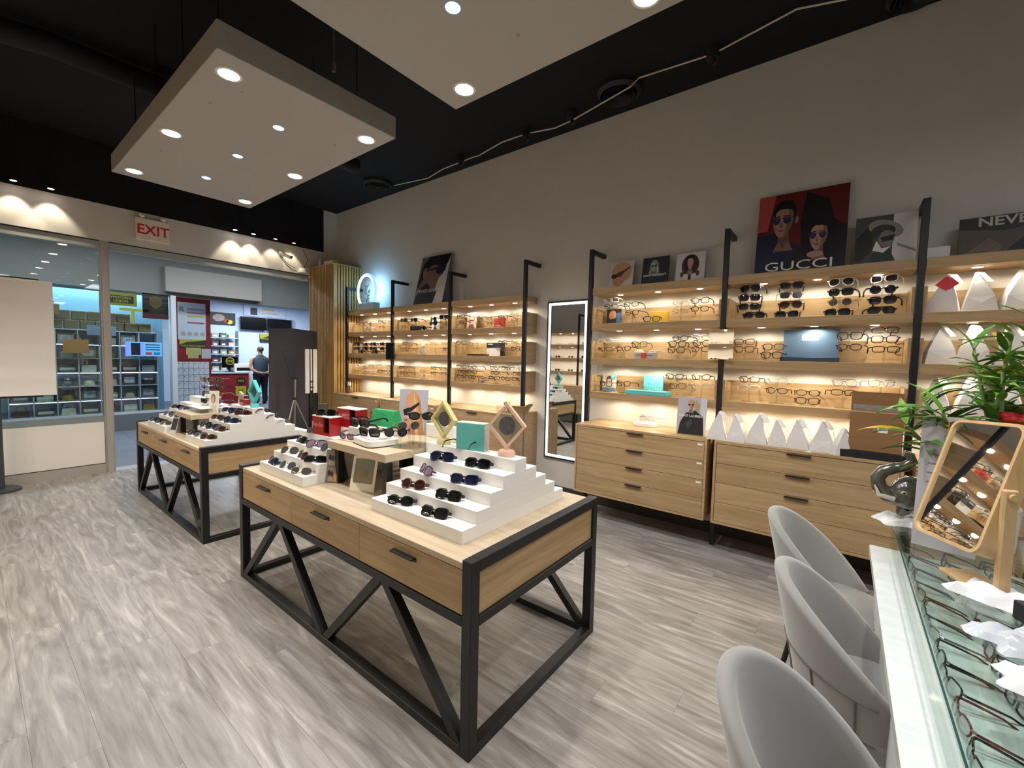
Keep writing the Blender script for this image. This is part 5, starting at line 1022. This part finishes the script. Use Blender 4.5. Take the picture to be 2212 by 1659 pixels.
# shelf bank behind the glass
CUB = mat('cubby_white', '#aeb9c4', .5); t = mt('cubby_shelving', 'pale cubby shelving full of goods behind the glass across the mall', 'shelving', MX+.25, -1.05, .34)
cw, chh = .29, .265
for i in range(8): MB().box(-.6+i*cw-.008, -.6+i*cw+.008, 0, .32, 0, 6*chh).build('divider', CUB, t)
for k in range(7): MB().box(-.6, -.6+7*cw, 0, .32, k*chh-.006, k*chh+.006).build('shelf', CUB, t)
MB().box(-.6, -.6+7*cw, .02, .32, -.34, -.006).build('plinth', CUB, t); MB().box(-.6, -.6+7*cw, .32, .335, 0, 6*chh+.2).build('back', mat('cubby_back', '#a9bccb', .6), t)
for k in (1, 3, 5): MB().box(-.59, 1.42, .004, .012, k*chh-.016, k*chh-.008).build('led_strip', emis('cubby_led', '#cfd8ff', 7), t)
KINDS = ['handbag', 'hat', 'plush', 'box', 'basket', 'frame']
PALET = ['#3a2a28', '#7d8a78', '#6a4a3a', '#b9b7a6', '#8f7a3c', '#2c3038', '#9a8f84', '#5c3434', '#b39a8c', '#4a5a3c', '#c9c2b4', '#6f6a78', '#a3a89c']
q = random.Random(5)
for k in range(6):
    for i in range(7):
        y = -1.05+.6-(i+.5)*cw; z = .34+k*chh+.006; kd = KINDS[(i*3+k*5+i*k) % 6]; c = PALET[(i*5+k*7) % 13]
        if i > 6: continue
        t = mt(kd if kd != 'frame' else 'picture_card', '%s in the %s cubby from left, %s row up, across the mall' % (kd if kd != 'frame' else 'picture card', ORD[i], ORD[k]), kd, MX+.36, y, z, 'goods behind the glass across the mall')
        m_ = mat('goods_'+c[1:], c, .6, var=.25, vscale=(25, 25, 25))
        if kd == 'handbag':
            MB().prism([(-.1, 0), (.1, 0), (.085, .12), (-.085, .12)], -.04, .04).build('bag', m_, t); MB().tube([(-.06, 0, .12), (-.05, 0, .18), (0, 0, .2), (.05, 0, .18), (.06, 0, .12)], .006, 6).build('handle', m_, t, True)
        elif kd == 'hat': MB().lathe([(.12, 0), (.125, .012), (.08, .02), (.07, .08), (.04, .1), (.001, .102)], 18, sy=.8).build('hat', m_, t, True)
        elif kd == 'plush':
            MB().ell((0, 0, .06), .06, .05, .06).ell((0, -.01, .14), .045, .04, .045).ell((-.035, 0, .18), .016, .012, .016, 8, 6).ell((.035, 0, .18), .016, .012, .016, 8, 6).build('body', m_, t, True); MB().ell((0, -.05, .13), .018, .012, .014, 8, 6).build('muzzle', WHITE2, t, True)
        elif kd == 'box':
            MB().box(-.1, .1, -.05, .05, 0, .13).build('box', m_, t); MB().box(-.1, .1, -.051, -.05, .04, .09).build('label_band', mat('goods_label', '#c5c9c8', .6), t)
        elif kd == 'basket': MB().lathe([(.08, 0), (.11, .1), (.105, .1), (.075, .01), (.001, .01)], 16, sy=.7).build('basket', m_, t, True); MB().ell((-.03, 0, .09), .05, .04, .04, 10, 6).ell((.05, 0, .085), .04, .04, .04, 10, 6).build('contents', mat('goods_b39a8c', '#b39a8c', .6), t, True)
        else: MB().box(-.11, .11, 0, .02, 0, .2).build('board', m_, t); MB().box(-.08, .08, -.002, 0, .04, .16).build('print', mat('goods_print', '#9ba7b4', .6, var=.5, vscale=(14, 14, 14)), t)
# brown tins and cartons piled on top of the cubbies
for i in range(18):
    r_ = i // 9; j = i % 9; y = -.62-j*.21-(.1 if r_ else 0)
    if r_ and j > 6: continue
    t = mt('storage_tin', 'olive brown storage tin, %s from left, %s layer atop the cubbies' % (ORD[j], ['lower', 'upper'][r_]), 'tin', MX+.38, y, 1.95+r_*.17, 'tins atop the cubbies'); MB().box(-.095, .095, -.07, .07, 0, .13, .01).build('tin', mat('tin_olive', '#6e6349', .5, var=.2, vscale=(12, 12, 12)), t); MB().box(-.098, .098, -.073, .073, .13, .165, .008).build('lid', mat('tin_lid', '#7f7455', .5), t)
# signs in the window across
t = mt('window_sign', 'yellow and black sign reading WESTERN UNION in the window across', 'sign', MX+.063, -1.90, 2.43); MB().box(-.24, .24, 0, .03, 0, .27).build('panel', flat('#8f8a1e'), t); MB().box(-.2, .19, -.003, 0, .05, .19).build('field', flat('#22210f'), t); text('WESTERN', .065, flat('#b3a91f'), t, (0, -.005, .15)); text('UNION', .065, flat('#b3a91f'), t, (0, -.005, .085))
t = mt('parcel_sign', 'dark brown parcel shield sign reading ups beside the doorway across', 'sign', MX+.063, -2.43, 2.22); MB().box(-.205, .205, 0, .03, .0, .50).build('panel', flat('#1a1413'), t); MB().box(-.205, .205, -.002, 0, 0, .1).build('band', flat('#4c1214'), t)
MB().prism([(-.1, .42), (0, .46), (.1, .42), (.1, .28), (0, .19), (-.1, .28)], -.003, 0).build('shield', flat('#5d4720'), t); text('ups', .13, flat('#241812'), t, (0, -.005, .33))
t = mt('yellow_sign', 'small yellow strip sign over the tins across the mall', 'sign', MX+.063, -2.1, 2.29); MB().box(-.22, .22, 0, .02, .05, .1).box(-.05, .0, 0, .02, -.2, .05).build('panel', flat('#b9b23a'), t)
t = mt('led_sign', 'glowing blue-white LED price sign in the window across', 'sign', MX+.063, -2.23, 1.46)
MB().box(-.28, .28, 0, .03, 0, .28).build('panel', mat('led_sign_panel', '#6aa7d8', .4, emit='#7fc4ff', estr=.55), t); MB().box(-.2, -.06, -.004, 0, .02, .26).build('phone_print', flat('#0f1226'), t)
MB().box(-.28, -.22, -.004, 0, .0, .28).box(-.05, -.02, -.004, 0, 0, .28).build('led_column', emis('led_blue', '#5a6cff', 2.5), t)
MB().box(.02, .12, -.004, 0, .03, .08).build('red_button', flat('#d0424a'), t); MB().box(.15, .25, -.004, 0, .03, .08).build('blue_button', flat('#1f7fd0'), t)
for k in range(3): MB().box(.02, .25, -.003, 0, .12+.05*k, .14+.05*k).build('text_line', flat('#2c4a78'), t)
for i, (y, z, w_, h_, c, lb) in enumerate([(-1.27, 1.50, .33, .25, '#b5793d', 'orange paper bag hung in the window across the mall'), (-1.62, 1.84, .4, .18, '#7f8cae', 'lavender banner in the window across the mall'), (-.98, 2.18, .2, .2, '#8a6a4a', 'brown hanging lantern in the window across the mall')]):
    t = mt(['hanging_bag', 'window_banner', 'lantern'][i], lb, ['bag', 'banner', 'lantern'][i], MX+.063, y, z); MB().box(-w_/2, w_/2, 0, .03, 0, h_).build('body', flat(c), t); MB().tube([(-w_*.2, .01, h_), (0, .01, h_+.12), (w_*.2, .01, h_)], .006, 6).build('handle', flat(c), t, True)
# red notice board and lockers inside the doorway
RED = mat('shop_red', '#7e1a20', .5); t = mt('notice_board', 'red framed notice board with posters inside the doorway across', 'board', 11.6, -3.19, 0)
MB().box(-.345, .345, 0, .08, 1.38, 2.76).build('panel', RED, t)
p_ = MB().box(-.27, .25, -.006, 0, 1.84, 2.66).build('poster', flat('#bccad6'), t)
for k, (z, c) in enumerate([(2.5, '#8f9fb4'), (2.42, '#b4728a'), (2.34, '#bdb23c'), (2.2, '#a34a58')]): MB().box(-.1, .22, -.009, -.006, z, z+.035).build('text_line', flat(c), p_)
text('R', .16, flat('#5e6a78'), p_, (-.2, -.008, 2.5))
for k in range(4): MB().prism(ellp(-.18+k*.12, 1.97, .045, .05, 14), -.009, -.006).build('portrait_print', flat('#a8a39a'), p_)
p_ = MB().box(-.25, .24, -.008, -.002, 1.66, 1.84).build('banner', flat('#2b3430'), t); MB().prism([(-.25, 1.84), (.24, 1.84), (.1, 1.81), (-.12, 1.78), (-.25, 1.72)], -.010, -.008).build('stripe', flat('#b0a338'), p_); text('WESTERN UNION', .055, flat('#b9ad2e'), p_, (0, -.0105, 1.70))
MB().box(-.13, .15, -.006, 0, 1.50, 1.66).build('yellow_note', flat('#aaa868'), t); MB().box(-.1, .1, -.006, 0, 1.42, 1.50).build('yellow_note', flat('#aaa868'), t); MB().box(.16, .34, -.006, 0, 1.42, 1.64).build('white_note', flat('#aeb4b8'), t)
t = mt('lockers', 'white bank of small mail lockers below the red notice board', 'lockers', 11.6, -3.19, 0); MB().box(-.345, .345, .01, .3, .0, 1.38).build('carcass', RED, t)
ld = MB().box(-.047, .047, -.012, .01, 0, .142, .002).mesh('locker_door', mats=[mat('locker_white', '#c3ccd6', .4)]); lk = MB().box(-.03, -.015, -.016, -.012, .1, .115).mesh('lock', mats=[BLACKP])
for i in range(6):
    for k in range(8): d = inst('locker_door', ld, t, (-.25+i*.1, 0, .15+k*.15)); inst('lock', lk, d)
# deep interior
def pic(name, label, x, y, z, w_, h_, c, cat='sign'): t = mt(name, label, cat, x, y, z); MB().box(-w_/2, w_/2, 0, .05, 0, h_).build('panel', flat(c), t); return t
t = pic('food_poster', 'dark food poster on the back wall of the shop across', 16.55, -5.4, 2.5, .75, .40, '#191614'); MB().prism(ellp(-.12, .22, .18, .12), -.004, 0).build('dish_print', mat('dish', '#8f7f7a', .5, var=.5, vscale=(20, 20, 20)), t); MB().prism(ellp(.2, .1, .09, .07), -.004, 0).build('lemon_print', flat('#c9b52c'), t); MB().prism(ellp(.1, .13, .07, .06), -.004, 0).build('tomato_print', flat('#a8281f'), t)
for i, y in enumerate((-6.32, -7.2)): t = mt('tv_screen', '%s black television on the back wall of the shop across' % ['left', 'right'][i], 'television', 16.45, y, 2.38, 'televisions in the shop across'); MB().box(-.42, .42, 0, .06, 0, .44, .004).build('screen', mat('tv_black', '#08090b', .2), t); MB().box(-.05, .05, .06, .12, .15, .3).build('bracket', BLACK, t)
t = mt('key_sign', 'pale key-shaped sign reading keys cut here', 'sign', 16.575, -7.32, 2.52); MB().prism([(-.5, .0), (-.55, .06), (-.5, .12), (.1, .14), (.2, .2), (.36, .34), (.48, .26), (.46, 0), (.3, -.16), (.16, -.02)], -.02, .02).build('panel', flat('#8f9db2'), t); text('KEYS CUT HERE', .075, flat('#47506a'), t, (-.14, -.022, .065))
t = pic('wall_poster', 'white poster with dark logo above the televisions across', 16.55, -6.75, 2.86, 1.4, .42, '#b6bfd6'); MB().box(-.5, -.28, -.004, 0, .05, .3).build('logo', flat('#262b36'), t); MB().box(-.1, .3, -.004, 0, .24, .29).box(-.2, .4, -.004, 0, .12, .15).build('text_line', flat('#b9a23a'), t)
t = pic('union_poster', 'black and yellow Western Union banner behind the standing person', 16.55, -6.86, 1.965, .62, .30, '#191a1a'); MB().prism([(-.31, .3), (.31, .3), (.1, .27), (-.31, .12)], -.004, 0).build('stripe', flat('#9c962c'), t); text('WESTERN UNION', .07, flat('#b9ad2e'), t, (.0, -.006, .12))
t = mt('red_counter', 'red counter with yellow stickers in the shop across', 'counter', 14.9, -5.05, 0); MB().box(-.75, .5, 0, .5, 0, .92).build('body', RED, t); MB().box(-.77, .52, -.03, .52, .92, .96).build('top', mat('counter_top', '#a9b0b8', .4), t)
for z, r_, c in ((.68, .13, '#1d1c14'), (.36, .0, '#a3982a')):
    if r_: MB().prism(ellp(.28, z, r_, r_), -.006, 0).build('round_sticker', flat(c), t); text('PAY', .1, flat('#b9ad2e'), t, (.28, -.008, z))
    else: MB().box(.12, .42, -.006, 0, .22, .52).build('sticker', flat(c), t); text('Cash', .09, flat('#2e2a12'), t, (.27, -.008, .4))
t = mt('computer_screen', 'dark computer screen with a round yellow logo on the red counter', 'computer', 15.1, -5.1, .96); MB().box(-.22, .22, 0, .03, .14, .50, .004).build('screen', mat('tv_black', ''), t); MB().prism(ellp(0, .34, .12, .12), -.004, 0).build('logo', flat('#8f8a28'), t); MB().prism(ellp(0, .34, .095, .095), -.006, -.003).build('logo_field', flat('#14140e'), t); text('UNI', .09, flat('#b9ad2e'), t, (0, -.008, .34)); MB().box(-.03, .03, .03, .06, .02, .3).box(-.12, .12, -.05, .1, 0, .02).build('stand', BLACKP, t)
t = mt('white_machine', 'white office machine behind the red counter', 'printer', 15.0, -5.45, .9-.9); MB().box(-.25, .25, 0, .4, 0, 1.22, .02).build('body', WHITE2, t); MB().box(-.2, .2, -.004, 0, 1.0, 1.1).build('slot', BLACKP, t)
t = mt('goods_shelf', 'open shelving with mixed goods on the back wall across', 'shelving', 16.2, -5.2, 0)
for k in range(5): MB().box(-.5, .55, 0, .3, .95+k*.27, .97+k*.27).build('shelf', CUB, t)
for s_ in (-.5, .55): MB().box(s_-.01, s_+.01, 0, .3, 0, 2.3).build('upright', CUB, t)
for k in range(5):
    for i in range(4):
        c = PALET[(k*4+i*3) % 13]; o = mt('carton', 'small carton, %s from left, %s shelf up, back wall across' % (ORD[i], ORD[k]), 'carton', 16.3, -4.85-i*.24, .97+k*.27, 'cartons on the back wall across'); MB().box(-.09, .09, 0, .15, 0, .12+.02*(i % 3)).build('box', mat('goods_'+c[1:], c), o); MB().box(-.05, .05, -.002, 0, .03, .08).build('label_band', mat('goods_label', ''), o)

# person standing with hands behind the back
def skin_body(name, chains, mt_, parent, sub=2):
    verts, edges, rad, idx = [], [], [], {}
    for ch in chains:
        prev = None
        for p in ch:
            k = tuple(round(v, 4) for v in p[:3])
            if k not in idx: idx[k] = len(verts); verts.append(p[:3]); rad.append(p[3])
            if prev is not None and prev != idx[k]: edges.append((prev, idx[k]))
            prev = idx[k]
    me = bpy.data.meshes.new(name); me.from_pydata(verts, edges, []); o = bpy.data.objects.new(name, me); COL.objects.link(o)
    o.modifiers.new('skin', 'SKIN').use_smooth_shade = True; sv = me.skin_vertices[0].data
    for i, r_ in enumerate(rad): sv[i].radius = (r_, r_*.8) if r_ > .07 else (r_, r_)
    sv[0].use_root = True
    s_ = o.modifiers.new('sub', 'SUBSURF'); s_.levels = sub; s_.render_levels = sub
    dg = bpy.context.evaluated_depsgraph_get(); m2 = bpy.data.meshes.new_from_object(o.evaluated_get(dg)); bpy.data.objects.remove(o); bpy.data.meshes.remove(me)
    m2.materials.clear(); m2.materials.append(mt_); m2.polygons.foreach_set('use_smooth', [True]*len(m2.polygons))
    o2 = bpy.data.objects.new(name, m2); COL.objects.link(o2); o2.parent = parent; return o2
SKIN = mat('skin', '#b08468', .55); VEST = mat('vest_navy', '#2c3a46', .8); PANT = mat('trousers', '#14161f', .85); SLEEVE = mat('skin_arm', '#a87c62', .55)
t = thing('person', 'person in a dark vest seen from behind, hands clasped behind the back', 'person', (14.3, -5.665, 0), 90)   # faces away from the camera
# local: front of the body is -y, back is +y
arm = lambda s: [(0, 0, 1.30, .12), (s*.17, 0, 1.44, .062), (s*.25, .01, 1.38, .058), (s*.315, .05, 1.10, .046), (s*.17, .17, .985, .036), (s*.07, .20, .965, .030), (s*.02, .215, .955, .026)]
leg = lambda s: [(0, 0, .92, .13), (s*.095, 0, .86, .10), (s*.11, -.01, .48, .062), (s*.115, .02, .10, .043), (s*.115, -.02, .04, .04), (s*.125, -.15, .025, .03)]
fing = []
for s in (-1, 1):
    for k in range(4): fing.append([(s*.02, .215, .955, .026), (-s*(.012+.004*k), .228-.002*k, .972-.014*k, .010), (-s*(.05-.004*abs(k-1)), .222, .966-.014*k, .008)])
    fing.append([(s*.02, .215, .955, .026), (s*.005, .24, .985, .010), (-s*.018, .236, .995, .008)])
skin_body('body', [[(0, 0, .92, .13), (0, .01, 1.10, .135), (0, 0, 1.30, .12), (0, 0, 1.46, .07), (0, -.01, 1.54, .055), (0, -.02, 1.63, .082), (0, -.02, 1.73, .075)], arm(1), arm(-1), leg(1), leg(-1)]+fing, SKIN, t)
def loft(name, secs, mt_, n=20):
    b = MB(); vs = []
    for cx, cy, z, rx, ry in secs:
        for j in range(n): a = 2*math.pi*j/n; vs.append((cx+rx*math.cos(a), cy+ry*math.sin(a), z))
    b.add(vs, [(i*n+j, i*n+(j+1) % n, (i+1)*n+(j+1) % n, (i+1)*n+j) for i in range(len(secs)-1) for j in range(n)]); return b.build(name, mt_, t, True)
loft('vest', [(0, .0, .86, .205, .165), (0, .01, 1.0, .205, .168), (0, .01, 1.2, .215, .165), (0, .0, 1.36, .235, .145), (0, 0, 1.44, .20, .11), (0, -.005, 1.50, .09, .085), (0, -.005, 1.52, .08, .08)], VEST)
for s in (-1, 1): loft('trouser_leg', [(s*.1, 0, .92, .125, .145), (s*.1, 0, .80, .115, .13), (s*.112, -.005, .48, .085, .09), (s*.116, .015, .07, .066, .072)], PANT)
loft('waistband', [(0, 0, .84, .2, .155), (0, 0, .93, .205, .16)], PANT)
for s in (-1, 1): MB().ell((s*.12, -.06, .04), .05, .14, .045).build('shoe', BLACKP, t, True); MB().ell((s*.083, -.015, 1.655), .012, .02, .03, 8, 6).build('ear', SKIN, t, True)
b = MB().ell((0, .0, 1.70), .09, .098, .085, 16, 10); b.v = [(x, y+.012, z) for x, y, z in b.v]; b.f = [f for f in b.f if sum(b.v[i][2] for i in f)/len(f) > 1.66+.0 or sum(b.v[i][1] for i in f)/len(f) > .05]; b.m = [0]*len(b.f)
b.build('hair', mat('hair_brown', '#5a4234', .7), t, True)
MB().ell((0, -.105, 1.64), .014, .022, .02, 8, 6).build('nose', SKIN, t, True)
